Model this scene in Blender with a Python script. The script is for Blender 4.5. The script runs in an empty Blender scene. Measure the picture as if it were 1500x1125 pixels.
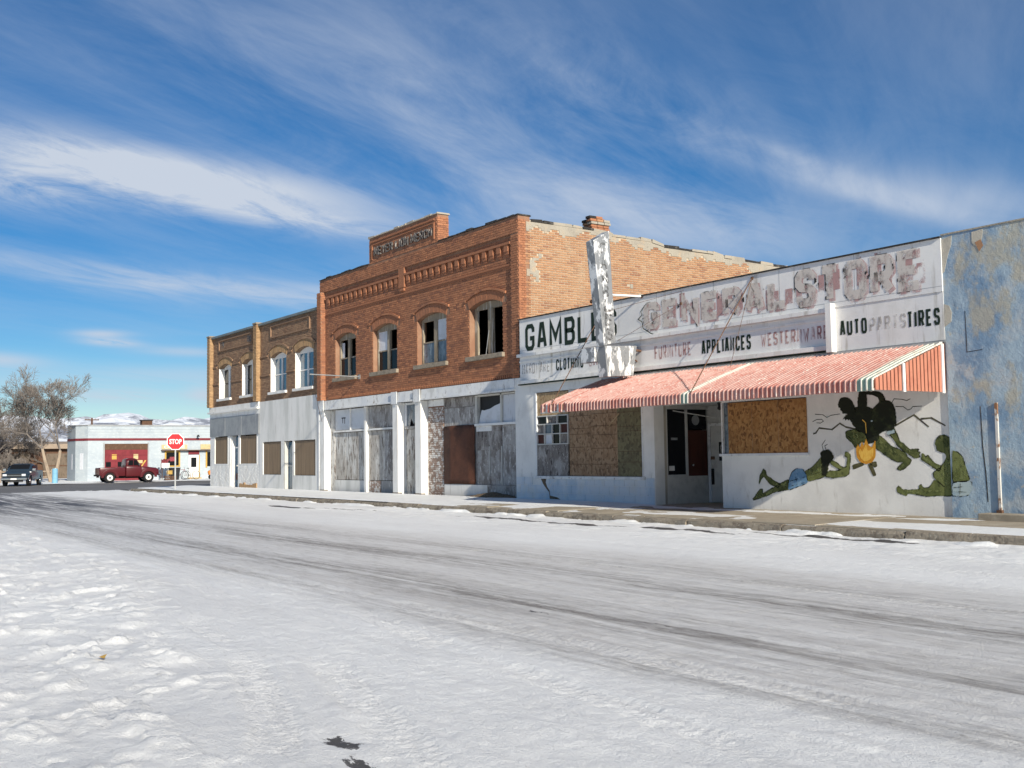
import bpy, bmesh, math, random
import numpy as np
from mathutils import Vector, Matrix
random.seed(7); rng=np.random.default_rng(7)
sc=bpy.context.scene; COL=sc.collection
# ---------------------------------------------------------------- camera
CAM=Vector((0,-18,1.40)); YAW,PITCH,ROLL=-0.9701248,0.0673109,0.01416143
fw=Vector((math.sin(YAW)*math.cos(PITCH),math.cos(YAW)*math.cos(PITCH),math.sin(PITCH)))
rt=Vector((math.cos(YAW),-math.sin(YAW),0)); dn=fw.cross(rt)
r2=math.cos(ROLL)*rt+math.sin(ROLL)*dn; d2=-math.sin(ROLL)*rt+math.cos(ROLL)*dn
cd=bpy.data.cameras.new('camera'); cam=bpy.data.objects.new('camera',cd); COL.objects.link(cam)
cam.matrix_world=Matrix.Translation(CAM)@Matrix((r2,-d2,-fw)).transposed().to_4x4()
cd.sensor_width=36; cd.lens=38.4; cd.clip_start=.1; cd.clip_end=60000
sc.camera=cam
# ---------------------------------------------------------------- sky, sun, exposure
SUN_EL=math.radians(24.8); SUN_AZ=math.radians(100.5)     # azimuth clockwise from +Y
sun_dir=Vector((math.sin(SUN_AZ)*math.cos(SUN_EL),math.cos(SUN_AZ)*math.cos(SUN_EL),math.sin(SUN_EL)))
sl=bpy.data.lights.new('sun','SUN'); sl.energy=5.0; sl.angle=math.radians(.53); sl.color=(1,.925,.79)
so=bpy.data.objects.new('sun',sl); COL.objects.link(so); so.location=(30,-30,40)
so.rotation_euler=(-sun_dir).to_track_quat('-Z','Y').to_euler()
W=bpy.data.worlds.new('World'); sc.world=W; W.use_nodes=True
def build_world():
    nt=W.node_tree; N=nt.nodes; L=nt.links
    for n in list(N): N.remove(n)
    out=N.new('ShaderNodeOutputWorld'); bg=N.new('ShaderNodeBackground'); L.new(bg.outputs[0],out.inputs[0])
    sky=N.new('ShaderNodeTexSky'); sky.sky_type='NISHITA'; sky.sun_disc=False
    sky.sun_elevation=SUN_EL; sky.sun_rotation=SUN_AZ; sky.altitude=1500; sky.air_density=1.0; sky.dust_density=.25; sky.ozone_density=3.0
    bg.inputs[1].default_value=.067
    tc=N.new('ShaderNodeTexCoord'); sep=N.new('ShaderNodeSeparateXYZ'); L.new(tc.outputs['Generated'],sep.inputs[0])
    def m(op,a,b=None,c=None,clamp=False):
        n=N.new('ShaderNodeMath'); n.operation=op; n.use_clamp=clamp
        for i,v in enumerate((a,b,c)):
            if v is None: continue
            if isinstance(v,(int,float)): n.inputs[i].default_value=v
            else: L.new(v,n.inputs[i])
        return n.outputs[0]
    x,y,z=sep.outputs
    az=m('MULTIPLY',m('ARCTAN2',x,y),57.29578); el=m('MULTIPLY',m('ARCSINE',z),57.29578)
    zz=m('ADD',m('MAXIMUM',z,0.0),.07)
    cmb=N.new('ShaderNodeCombineXYZ'); L.new(m('DIVIDE',x,zz),cmb.inputs[0]); L.new(m('DIVIDE',y,zz),cmb.inputs[1])
    def noise(scale,detail,rough,sc_,dist=0,off=(0,0,0),rot=-27):
        mp=N.new('ShaderNodeMapping'); mp.vector_type='TEXTURE'; mp.inputs['Rotation'].default_value[2]=math.radians(-rot)
        mp.inputs['Scale'].default_value=sc_; mp.inputs['Location'].default_value=off; L.new(cmb.outputs[0],mp.inputs[0])
        n=N.new('ShaderNodeTexNoise'); n.inputs['Scale'].default_value=scale; n.inputs['Detail'].default_value=detail
        n.inputs['Roughness'].default_value=rough; n.inputs['Distortion'].default_value=dist; L.new(mp.outputs[0],n.inputs['Vector']); return n.outputs[0]
    def ss(v,lo,hi):
        n=N.new('ShaderNodeMapRange'); n.interpolation_type='SMOOTHSTEP'; L.new(v,n.inputs[0]); n.inputs[1].default_value=lo; n.inputs[2].default_value=hi; return n.outputs[0]
    streak=noise(.9,7,.62,(1,4.2,1),1.2,(0,1.3,0))
    broad=noise(.42,5,.55,(1,2.6,1),.6,(2.1,.4,0))
    fine=noise(3.2,7,.70,(1,2.6,1),1.2)
    fiber=noise(4.5,7,.66,(1,5.0,1),1.0,(.7,.2,0))
    tex=m('ADD',m('MULTIPLY',streak,.58),m('ADD',m('MULTIPLY',fiber,.17),m('MULTIPLY',fine,.25)))
    # thin cirrus veil everywhere
    veil=m('MULTIPLY',ss(broad,.34,.70),m('ADD',.30,m('MULTIPLY',ss(tex,.34,.68),.75)))
    dens=m('MULTIPLY',veil,.31)
    def blob(a0,e0,a,b,k,amp,tex,lo,hi):
        du=m('SUBTRACT',az,a0); dv=m('SUBTRACT',m('SUBTRACT',el,e0),m('MULTIPLY',du,k))
        q=m('ADD',m('POWER',m('DIVIDE',m('ABSOLUTE',du),a),2.0),m('POWER',m('DIVIDE',m('ABSOLUTE',dv),b),2.0))
        g=m('EXPONENT',m('MULTIPLY',q,-1.0))
        return m('MULTIPLY',m('MULTIPLY',g,ss(tex,lo,hi)),amp)
    for args in ((-74.5,14.4,9.5,1.05,-.11,1.35,tex,.36,.58),(-67,12.4,7,.7,-.13,.7,fine,.25,.7),(-80,13.4,5,1.2,-.02,.6,fine,.25,.7),
                 (-42.5,15.6,9.5,.45,-.42,.28,tex,.34,.62),(-38.5,13.2,8,.5,-.38,.30,tex,.3,.62),(-50,18.6,10,2.4,-.38,.30,tex,.34,.64),
                 (-60,18.0,14,3.2,-.22,.42,tex,.32,.64),(-49,12.4,9,1.7,-.18,.58,tex,.30,.60),(-33,12.2,6,1.2,-.25,.38,streak,.2,.6),
                 (-74,9.0,9,.7,-.09,.60,tex,.34,.6),(-64,8.4,7,.6,-.06,.4,fine,.2,.6),(-76.3,6.35,1.3,.2,.0,.7,fine,.2,.5),(-75.8,5.95,1.4,.2,-.03,.8,fine,.2,.5),
                 (-72.3,5.55,2.4,.25,-.03,.5,fine,.2,.5),(-80.8,5.0,2.2,.35,-.05,.65,fine,.2,.5),(-75.5,3.35,2.6,.35,0,.55,fine,.2,.55),(-71.3,3.4,1.0,.5,0,.7,fine,.15,.5),(-74,4.3,8,.5,.02,.42,streak,.2,.6)):
        dens=m('ADD',dens,blob(*args))
    dens=m('MULTIPLY',m('MINIMUM',dens,1.0),ss(el,.3,3.0))
    hs=N.new('ShaderNodeHueSaturation'); hs.inputs['Saturation'].default_value=1.46; hs.inputs['Value'].default_value=1.0; hs.inputs['Hue'].default_value=.503; L.new(sky.outputs[0],hs.inputs['Color'])
    mix=N.new('ShaderNodeMix'); mix.data_type='RGBA'; L.new(dens,mix.inputs[0]); L.new(hs.outputs[0],mix.inputs[6]); mix.inputs[7].default_value=(6.8,7.6,8.9,1)
    L.new(mix.outputs[2],bg.inputs[0])
build_world()
sc.render.engine='CYCLES'
sc.view_settings.view_transform='Standard'; sc.view_settings.look='None'; sc.view_settings.exposure=.34; sc.view_settings.gamma=1; sc.view_settings.use_curve_mapping=False
sc.render.resolution_x=1024; sc.render.resolution_y=768
# ---------------------------------------------------------------- materials
MATS={}
def S(r,g,b):
    f=lambda c:(c/255/12.92 if c/255<=.04045 else ((c/255+.055)/1.055)**2.4)
    return (f(r),f(g),f(b))
class NT:
    def __init__(s,name):
        s.m=bpy.data.materials.new(name); s.m.use_nodes=True; s.N=s.m.node_tree.nodes; s.L=s.m.node_tree.links
        s.b=s.N['Principled BSDF']; s.geo=s.N.new('ShaderNodeNewGeometry'); s.pos=s.geo.outputs['Position']; MATS[name]=s.m
        s.b.inputs['Specular IOR Level'].default_value=.25
    def setin(s,sock,v):
        if isinstance(v,(int,float)): sock.default_value=v
        elif isinstance(v,tuple): sock.default_value=(*v,1) if len(v)==3 and len(sock.default_value)==4 else v
        else: s.L.new(v,sock)
    def math(s,op,a,b=0.0,c=0.0,clamp=False):
        n=s.N.new('ShaderNodeMath'); n.operation=op; n.use_clamp=clamp
        for i,v in enumerate((a,b,c)): s.setin(n.inputs[i],v)
        return n.outputs[0]
    def ss(s,v,lo,hi,a=0.,b=1.):
        n=s.N.new('ShaderNodeMapRange'); n.interpolation_type='SMOOTHSTEP'
        for i,q in enumerate((v,lo,hi,a,b)): s.setin(n.inputs[i],q)
        return n.outputs[0]
    def noise(s,scale,detail=4,rough=.55,stretch=(1,1,1),off=(0,0,0),dist=0.,rot=0,src=None):
        mp=s.N.new('ShaderNodeMapping'); mp.inputs['Scale'].default_value=stretch; mp.inputs['Location'].default_value=off; mp.inputs['Rotation'].default_value[2]=rot
        s.L.new(src or s.pos,mp.inputs[0])
        n=s.N.new('ShaderNodeTexNoise'); n.inputs['Scale'].default_value=scale; n.inputs['Detail'].default_value=detail; n.inputs['Roughness'].default_value=rough; n.inputs['Distortion'].default_value=dist
        s.L.new(mp.outputs[0],n.inputs['Vector']); return n.outputs[0]
    def mix(s,f,a,b):
        n=s.N.new('ShaderNodeMix'); n.data_type='RGBA'; s.setin(n.inputs[0],f); s.setin(n.inputs[6],a); s.setin(n.inputs[7],b); return n.outputs[2]
    def bump(s,h,strength=.4,dist=.01):
        n=s.N.new('ShaderNodeBump'); n.inputs['Strength'].default_value=strength; n.inputs['Distance'].default_value=dist; s.L.new(h,n.inputs['Height']); s.L.new(n.outputs[0],s.b.inputs['Normal'])
    def done(s,col,rough=.8,metal=0.):
        s.setin(s.b.inputs['Base Color'],col); s.setin(s.b.inputs['Roughness'],rough); s.setin(s.b.inputs['Metallic'],metal); return s.m
def layered(name,base,layers=(),rough=.8,bump=None,metal=0.,spec=None,isl=0.):
    """layers: (colour, scale, lo, hi, stretch) mixed by noise in world position"""
    t=NT(name); c=base
    for i,l in enumerate(layers):
        col,scale,lo,hi=l[:4]; st=l[4] if len(l)>4 else (1,1,1)
        n=t.noise(scale,6,.62,st,(i*7.3+len(name)*1.7,i*3.1,i*5.7)); c=t.mix(t.ss(n,lo,hi),c,col)
    if isl:
        k=t.ss(t.geo.outputs['Random Per Island'],0.,1.,1-isl,1+isl); h=t.N.new('ShaderNodeHueSaturation'); t.setin(h.inputs['Value'],k); t.setin(h.inputs['Color'],c); c=h.outputs[0]
    if bump: t.bump(t.noise(bump[0],6,.6,bump[3] if len(bump)>3 else (1,1,1)),bump[1],bump[2])
    if spec is not None: t.b.inputs['Specular IOR Level'].default_value=spec
    return t.done(c,rough,metal)
def brick_mat(name,c1,c2,c3,grime,wash=None):
    t=NT(name); r=t.geo.outputs['Random Per Island']
    c=t.mix(t.ss(r,.0,.55),c1,c2); c=t.mix(t.ss(r,.72,.98),c,c3)
    c=t.mix(t.math('MULTIPLY',t.ss(t.noise(.55,6,.65),.45,.75),.6),c,grime)
    if wash: c=t.mix(t.math('MULTIPLY',t.ss(t.noise(1.6,7,.7),.52,.75),.6),c,wash)
    c=t.mix(t.math('MULTIPLY',t.ss(t.noise(45,3,.6),.4,.7),.25),c,(.05,.03,.02))
    t.bump(t.noise(70,4,.6),.5,.004); return t.done(c,.9)
brick_mat('brick_red',(.45,.20,.105),(.36,.155,.083),(.26,.115,.07),(.27,.135,.085))
brick_mat('brick_side',(.46,.26,.145),(.41,.215,.115),(.31,.145,.085),(.43,.285,.175),(.46,.345,.235))
brick_mat('brick_tan',(.35,.225,.14),(.285,.18,.115),(.235,.14,.09),(.245,.155,.105))
layered('mortar_red',(.26,.14,.09),[((.33,.20,.13),2,.4,.7)],.95)
layered('mortar_side',(.50,.42,.315),[((.42,.36,.28),1.5,.4,.7)],.95)
layered('mortar_tan',(.20,.13,.085),[((.26,.18,.12),2,.4,.7)],.95)
layered('brick_buff',(.40,.26,.14),[((.31,.19,.10),3,.4,.7)],.9,(60,.4,.004),isl=.12)
layered('parge',(.37,.335,.275),[((.30,.27,.225),1.6,.4,.7),((.44,.34,.24),2.6,.52,.7),((.24,.215,.18),9,.6,.75)],.95,(25,.6,.02))
layered('tar',(.035,.033,.032),[((.12,.11,.10),6,.5,.7)],.9,(20,.8,.03))
layered('coping_metal',(.17,.20,.20),[((.25,.26,.25),3,.4,.7)],.55,metal=.3)
layered('stone_sill',(.30,.25,.19),[((.20,.17,.13),6,.4,.7),((.42,.37,.30),14,.55,.7)],.9,(30,.5,.01))
layered('white_paint',(.78,.78,.76),[((.56,.55,.52),3,.48,.68,(1,1,.5)),((.30,.26,.22),6,.57,.70,(1,1,.5)),((.36,.30,.24),19,.62,.70),((.64,.66,.69),.7,.4,.7)],.7,(30,.25,.006))
layered('white_clean',(.80,.79,.76),[((.69,.67,.63),3,.46,.66,(1,1,.35)),((.47,.43,.38),14,.64,.72,(1,1,.5))],.6,(40,.15,.004))
layered('stucco_white',(.77,.76,.73),[((.60,.60,.57),1.3,.4,.65,(1,1,.25)),((.52,.50,.46),4,.58,.75,(1,1,.18)),((.45,.42,.37),20,.68,.76)],.85,(55,.5,.008))
layered('sign_white',(.79,.78,.755),[((.71,.71,.71),.8,.4,.62,(1,1,1)),((.46,.44,.40),5,.54,.72,(1,1,.12)),((.33,.24,.17),16,.68,.75),((.70,.69,.66),2.2,.5,.7)],.75,(8,.15,.01,(1,1,1)))
layered('store_wall',(.79,.78,.745),[((.69,.68,.65),1.2,.42,.65),((.53,.51,.47),5,.57,.76,(1,1,.3)),((.40,.36,.30),24,.69,.76)],.85,(18,.25,.01))
layered('store_wall_blue',(.66,.69,.71),[((.50,.58,.65),1.6,.45,.65,(1,1,.6)),((.66,.66,.64),3,.5,.7),((.25,.26,.26),14,.69,.76)],.85,(18,.3,.01))  # bluish shade of the lower wall is mixed into this colour
layered('peel_board',(.45,.42,.38),[((.62,.61,.58),2.2,.42,.58,(1,1,.4)),((.19,.165,.14),6,.52,.62,(1.6,1,.35)),((.11,.085,.07),20,.58,.66,(2,1,.3)),((.30,.18,.12),9,.64,.70)],.9,(30,.6,.01,(3,1,.12)))
layered('peel_dark',(.20,.18,.165),[((.36,.34,.32),3,.46,.58,(1,1,.5)),((.09,.075,.068),8,.53,.64,(1.6,1,.4)),((.52,.50,.47),22,.60,.66,(1.5,1,.6))],.9,(30,.6,.01,(3,1,.12)))
layered('peel_grey',(.37,.355,.34),[((.22,.20,.185),2.4,.46,.60,(1,1,.6)),((.56,.55,.53),8,.55,.64,(1.4,1,.5)),((.13,.11,.10),16,.58,.66,(1.6,1,.5)),((.27,.18,.13),11,.64,.70)],.9,(30,.6,.01,(3,1,.15)))
layered('peel_brick',(.30,.22,.18),[((.62,.60,.57),6,.48,.56,(1,1,1.6)),((.17,.10,.075),14,.6,.7,(1,1,2))],.9,(30,.7,.015),isl=.15)
layered('rust_sheet',(.105,.043,.026),[((.07,.03,.019),3,.4,.7),((.135,.06,.035),12,.55,.75)],.75,(6,.35,.02,(.6,1,2.5)))
layered('plank_brown',(.235,.17,.11),[((.17,.125,.085),5,.42,.7,(3,1,.1)),((.30,.235,.165),12,.55,.75,(5,1,.1))],.85,(14,.5,.008,(6,1,.12)),isl=.14)
layered('old_wood',(.27,.225,.165),[((.50,.47,.40),5,.54,.64,(2,1,.2)),((.16,.12,.08),12,.56,.7,(3,1,.15))],.85,(30,.6,.008,(4,1,.15)))
def osb(name,c1,c2,c3,sc_=22):
    t=NT(name); v=t.N.new('ShaderNodeTexVoronoi'); mp=t.N.new('ShaderNodeMapping'); mp.inputs['Scale'].default_value=(1,1,.75); mp.inputs['Rotation'].default_value=(0,.5,0)
    t.L.new(t.pos,mp.inputs[0]); n=t.N.new('ShaderNodeTexNoise'); n.inputs['Scale'].default_value=9; t.L.new(mp.outputs[0],n.inputs['Vector'])
    ad=t.N.new('ShaderNodeVectorMath'); ad.operation='MULTIPLY_ADD'; t.L.new(n.outputs[1],ad.inputs[0]); ad.inputs[1].default_value=(.12,.12,.12); t.L.new(mp.outputs[0],ad.inputs[2])
    v.inputs['Scale'].default_value=sc_; t.L.new(ad.outputs[0],v.inputs['Vector']); sp=t.N.new('ShaderNodeSeparateColor'); t.L.new(v.outputs['Color'],sp.inputs[0])
    c=t.mix(t.ss(sp.outputs[0],.2,.9),c1,c2); c=t.mix(t.ss(sp.outputs[1],.68,.95),c,c3); c=t.mix(t.math('MULTIPLY',t.ss(t.noise(1.8,5,.6),.45,.75),.45),c,c3)
    t.bump(sp.outputs[0],.3,.004); return t.done(c,.85)
osb('osb_orange',(.42,.225,.085),(.30,.145,.05),(.17,.08,.03))
osb('osb_brown',(.36,.24,.145),(.28,.175,.10),(.17,.105,.062),16)
osb('osb_green',(.20,.18,.10),(.16,.14,.08),(.105,.09,.055),16)
osb('osb_pale',(.46,.34,.20),(.36,.25,.14),(.25,.16,.09))
layered('black_green_paint',(.014,.028,.018),[((.05,.06,.05),14,.58,.74)],.7)
layered('mural_green',(.115,.135,.043),[((.18,.20,.07),5,.42,.60,(1,1,.5)),((.055,.065,.022),8,.54,.68)],.85)
layered('mural_dark',(.014,.017,.010),[((.035,.045,.018),5,.5,.7)],.85)
layered('mural_midgreen',(.065,.08,.027),[((.13,.145,.05),5,.45,.62),((.02,.026,.012),8,.55,.7)],.85)
layered('mural_blue',(.13,.26,.42),[((.22,.36,.50),7,.45,.65),((.08,.18,.33),12,.55,.7)],.85)
layered('mural_pale',(.42,.50,.50),[((.30,.40,.46),6,.45,.65)],.85)
layered('mural_fire',(.62,.30,.035),[((.50,.19,.02),9,.45,.65)],.85)
layered('mural_flame',(.80,.50,.10),[((.70,.36,.05),12,.45,.65,(2,1,.6))],.85)
layered('mural_log',(.08,.075,.035),[((.13,.12,.06),14,.45,.65)],.85)
layered('mural_line',(.10,.095,.06),[((.06,.05,.05),9,.45,.65)],.85)
def worn(name,col,lo,hi,scale=9,st=(1,1,1),amt=1.):
    t=NT(name); tr=t.N.new('ShaderNodeBsdfTransparent'); mx=t.N.new('ShaderNodeMixShader'); t.done(col,.85)
    f=t.math('MULTIPLY',t.ss(t.noise(scale,7,.66,st),lo,hi),amt); t.L.new(f,mx.inputs[0]); t.L.new(tr.outputs[0],mx.inputs[1]); t.L.new(t.b.outputs[0],mx.inputs[2])
    t.L.new(mx.outputs[0],t.N['Material Output'].inputs[0]); return t.m
worn('faded_pink',(.54,.34,.33),.36,.58,4,(1,1,.7),.7)
worn('faded_red',(.36,.14,.13),.30,.6,7,(2,1,.4),.62)
worn('faded_grey',(.42,.40,.38),.30,.6,5,(1,1,.6),.75)
worn('faded_black',(.03,.03,.03),.50,.55,5)
worn('black_worn',(.10,.10,.10),.44,.56,8,(1,1,.7),.7)
worn('faded_face',(.66,.61,.56),.30,.56,5,(1,1,.8),.85)
def plaster_blue():
    t=NT('plaster_blue'); c=(.37,.47,.54)
    c=t.mix(t.ss(t.noise(1.1,6,.62,(1,1,.8)),.40,.62),c,(.19,.29,.41)); c=t.mix(t.ss(t.noise(2.4,6,.6,(1,1,1),(5,2,1)),.48,.66),c,(.42,.47,.50))
    sep=t.N.new('ShaderNodeSeparateXYZ'); t.L.new(t.pos,sep.inputs[0])
    k=t.math('ADD',t.noise(1.7,7,.62,(1.2,1,.8),(9,4,2)),t.math('MULTIPLY',t.ss(sep.outputs[2],1.5,4.6),.13)); k=t.math('ADD',k,t.math('MULTIPLY',t.ss(sep.outputs[0],-12.,-10.6),.05))
    c=t.mix(t.math('MULTIPLY',t.ss(k,.60,.74),.7),c,(.45,.40,.29)); c=t.mix(t.ss(t.noise(6,6,.65,(1,1,1),(2,8,3)),.6,.74),c,(.47,.43,.35))
    c=t.mix(t.math('MULTIPLY',t.ss(t.noise(3.1,6,.65,(1,1,.5),(1,1,9)),.54,.72),.6),c,(.14,.20,.28))
    t.bump(t.noise(14,7,.65),.7,.02); return t.done(c,.9)
plaster_blue()
layered('plaster_bare',(.50,.46,.38),[((.40,.37,.31),4,.45,.7)],.95,(30,.5,.01))
layered('awning_coral',(.42,.135,.105),[((.48,.27,.23),2.2,.40,.64,(2.5,.3,1)),((.36,.10,.08),7,.56,.70,(3,.4,1)),((.60,.51,.46),13,.56,.68,(6,.35,1))],.5,(20,.15,.004),isl=.10)
layered('awning_red',(.36,.075,.065),[((.46,.14,.12),8,.45,.7)],.5)
layered('awning_orange',(.46,.19,.125),[((.40,.15,.10),5,.45,.7)],.55,isl=.06)
layered('awning_pale',(.52,.34,.30),[((.46,.22,.185),5,.45,.65),((.66,.58,.53),12,.55,.7)],.55)
worn('mural_edge',(.022,.028,.012),.44,.58,9,(1,1,1),.85)
worn('mural_light',(.23,.26,.10),.46,.60,7,(1.5,1,.6),.75)
layered('awning_white',(.66,.64,.58),[((.50,.42,.36),7,.5,.7)],.55)
layered('awning_green',(.22,.33,.27),[((.34,.40,.35),7,.5,.7)],.55)
layered('awning_dark',(.10,.085,.08),[((.2,.16,.15),6,.5,.7)],.7)
layered('sign_metal',(.25,.26,.27),[((.74,.74,.73),4.5,.49,.55,(1,1.4,.55)),((.16,.17,.18),7,.56,.66,(1,1,.5)),((.55,.36,.30),13,.66,.74)],.5,(6,.4,.02),metal=.25)
layered('steel_grey',(.30,.31,.32),[((.42,.42,.41),5,.45,.7)],.5,metal=.5)
layered('galv',(.36,.37,.37),[((.28,.29,.30),2,.4,.65),((.46,.46,.46),7,.55,.75,(1,1,.3))],.55,metal=.3)
layered('rust_rod',(.12,.065,.04),[((.2,.12,.08),20,.5,.7)],.8)
layered('pipe_white',(.62,.60,.56),[((.25,.13,.07),7,.52,.62,(1,1,.6))],.7)
layered('glass_dark',(.010,.011,.013),[],.10,spec=.12)
layered('glass_blue',(.045,.115,.185),[((.07,.16,.24),2,.4,.7)],.08,spec=.6)
layered('glass_dusty',(.10,.13,.16),[((.20,.25,.29),6,.45,.65,(1,1,.4)),((.04,.05,.06),10,.55,.7)],.25,spec=.5)
layered('pane_white',(.62,.64,.68),[((.50,.51,.53),2,.45,.7)],.35)
layered('pane_sooty',(.58,.60,.64),[((.16,.15,.15),8,.58,.7,(2,1,.25))],.5)
layered('interior',(.10,.085,.07),[((.05,.045,.04),2,.4,.7)],.95)
layered('red_brown_door',(.075,.022,.014),[((.05,.016,.011),9,.45,.7,(3,1,.2))],.6)
layered('off_white',(.55,.54,.50),[((.45,.44,.41),4,.45,.7)],.7)
layered('beige',(.40,.36,.29),[((.32,.29,.24),4,.45,.7)],.8)
layered('concrete',(.36,.315,.245),[((.30,.26,.20),1.2,.4,.65),((.42,.375,.30),4,.5,.7),((.20,.17,.135),16,.60,.72)],.92,(40,.5,.006),isl=.06)
layered('concrete_kerb',(.27,.235,.185),[((.15,.125,.10),7,.45,.65),((.36,.33,.27),20,.55,.7)],.95,(25,.9,.02),isl=.1)
layered('gravel_dirt',(.19,.135,.085),[((.10,.075,.05),16,.45,.65),((.30,.24,.16),30,.55,.7)],1.,(40,1,.03))
layered('ornament_black',(.02,.02,.02),[],.6)
layered('letter_stone',(.10,.09,.085),[((.34,.31,.28),14,.5,.65)],.8)
layered('bark',(.16,.125,.095),[((.10,.08,.06),9,.45,.7,(1,1,.3))],.95,(20,.8,.02))
layered('bark_pale',(.36,.285,.21),[((.22,.17,.13),5,.45,.7,(1,1,.3))],.95,(20,.8,.02))
layered('twig',(.20,.175,.155),[((.145,.125,.11),1.2,.4,.65)],.95)
layered('twig_dark',(.145,.125,.11),[((.10,.088,.078),1.2,.4,.65)],.95)
layered('garage_blue',(.42,.47,.50),[((.36,.41,.45),1.0,.4,.65),((.48,.52,.53),4,.5,.7,(1,1,2))],.8,(8,.3,.02,(.5,.5,3)))
layered('maroon',(.16,.022,.03),[((.20,.035,.04),4,.45,.7)],.6)
layered('maroon_door',(.20,.026,.034),[((.15,.02,.026),2,.45,.7)],.55)
layered('tan_sign',(.55,.44,.24),[((.48,.37,.19),4,.45,.7)],.7)
layered('yellow_wood',(.52,.33,.08),[((.42,.26,.06),4,.45,.7)],.7)
layered('truck_red',(.085,.010,.014),[((.09,.009,.013),2,.45,.7)],.28,spec=.5)
layered('car_blue',(.020,.034,.050),[],.25,spec=.5)
layered('chrome',(.55,.56,.57),[],.18,metal=.9)
layered('rubber',(.015,.015,.016),[],.85)
layered('black_plastic',(.018,.02,.024),[],.6)
layered('rim_white',(.72,.71,.68),[],.5)
layered('orange_paint',(.62,.20,.025),[((.5,.15,.02),6,.45,.7)],.45)
layered('bright_blue',(.20,.42,.58),[],.5)
layered('brown_wood',(.10,.055,.035),[((.14,.08,.05),6,.45,.7)],.85)
layered('headlamp',(.62,.64,.66),[],.12,spec=.6)
layered('stop_red',(.52,.012,.02),[],.4)
layered('stop_white',(.80,.80,.78),[],.5)
layered('roof_tan',(.34,.27,.205),[((.28,.22,.17),2,.45,.7)],.9)
layered('flower_red',(.30,.06,.08),[((.15,.05,.05),12,.45,.6)],.9)
def snow_mat():
    t=NT('snow'); c=t.mix(t.ss(t.noise(1.3,5,.6),.4,.7),(.77,.785,.785),(.72,.735,.74)); t.bump(t.noise(30,7,.7),.7,.02)
    t.b.inputs['Subsurface Weight'].default_value=0.; return t.done(c,.6)
snow_mat()
def street_mat():
    t=NT('packed_snow'); sep=t.N.new('ShaderNodeSeparateXYZ'); t.L.new(t.pos,sep.inputs[0]); X,Y=sep.outputs[0],sep.outputs[1]
    mul=lambda a,b:t.math('MULTIPLY',a,b); add=lambda a,b:t.math('ADD',a,b); sub=lambda a,b:t.math('SUBTRACT',a,b)
    yw=add(Y,mul(sub(t.noise(.12,3,.5,(1,.6,1)),.5),1.3))
    streak=t.noise(1.5,7,.65,(.10,2.6,1)); streak2=t.noise(4.,6,.66,(.09,2.0,1),(3,7,0)); grain=t.noise(16,6,.7,(.5,1,1)); blot=t.noise(.5,6,.6,(.35,1,1),(4,1,0))
    def band(yc,wd):
        d=t.math('DIVIDE',sub(yw,yc),wd); return t.math('EXPONENT',mul(mul(d,d),-1.))
    def ell(x0,y0,a,b):
        dx=t.math('DIVIDE',sub(X,x0),a); dy=t.math('DIVIDE',sub(Y,y0),b); return t.math('EXPONENT',mul(add(mul(dx,dx),mul(dy,dy)),-1.))
    # packed, dirty lane
    lane=mul(t.ss(yw,-13.7,-12.5),t.ss(yw,-7.2,-8.6)); 
    c=t.mix(t.ss(blot,.35,.7),(.80,.81,.81),(.735,.74,.74))
    c=t.mix(mul(lane,add(.45,mul(t.ss(streak,.3,.7),.55))),c,(.62,.61,.595))
    c=t.mix(mul(mul(t.ss(yw,-7.6,-9.),t.ss(yw,-15.5,-12.5)),mul(t.ss(streak2,.45,.65),.5)),c,(.58,.575,.575))
    trk=add(add(band(-10.15,.42),band(-11.95,.46)),mul(add(band(-8.9,.25),band(-13.1,.22)),.55))
    west=t.ss(X,-24.,-42.)
    gr2=t.noise(8.,6,.7,(.3,1.6,1),(6,3,1))
    k=mul(add(mul(mul(trk,add(.45,mul(t.ss(gr2,.36,.62),.75))),t.ss(add(mul(streak,.6),mul(streak2,.4)),.37,.60)),0.),add(.84,mul(west,.2)))
    c=t.mix(t.math('MINIMUM',k,.92),c,(.165,.15,.136))
    c=t.mix(mul(mul(lane,t.ss(gr2,.48,.66)),.45),c,(.38,.365,.345))
    k2=mul(mul(trk,t.ss(grain,.53,.66)),mul(t.ss(streak,.45,.62),.8)); c=t.mix(k2,c,(.10,.095,.09))
    # bare asphalt near the crossing and small thawed patches
    cross=mul(mul(t.ss(X,-25.,-42.),mul(t.ss(Y,-14.5,-12.),t.ss(Y,-6.2,-8.6))),t.ss(add(streak,mul(sub(streak2,.5),.6)),.38,.55))
    c=t.mix(mul(cross,.85),c,(.10,.095,.093))
    wob=add(mul(sub(t.noise(3.,5,.6,(.5,1.6,1)),.5),1.5),mul(sub(grain,.5),.6))
    for (x0,y0,a,b,th) in((-5.08,-15.58,.24,.10,.70),(-4.70,-15.68,.19,.09,.70),(-31,-4.9,2.0,.20,.45),(-19.5,-4.0,4.2,.17,.5),(-15.2,-3.75,1.7,.20,.45),(-8.1,-12.2,.30,.07,.86),(-28,-4.3,2.4,.08,.5),(-44.5,-11,4.5,.7,.5),(-40,-9.2,3.4,.35,.5),(-12,-3.35,2.4,.14,.55)):
        c=t.mix(t.ss(add(ell(x0,y0,a,b),mul(wob,.85) if a>.5 else mul(sub(t.noise(11.,7,.72,(.7,1.3,1),(1,5,2)),.5),2.6)),th,th+.16),c,(.085,.082,.082))
    c=t.mix(mul(t.ss(t.noise(24.,4,.65,(.7,1,1),(8,2,1)),.61,.71),.42),c,(.42,.41,.395))
    c=t.mix(mul(t.ss(t.noise(2.2,6,.7,(.5,1.4,1),(2,9,4)),.5,.7),.25),c,(.60,.60,.60))
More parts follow.
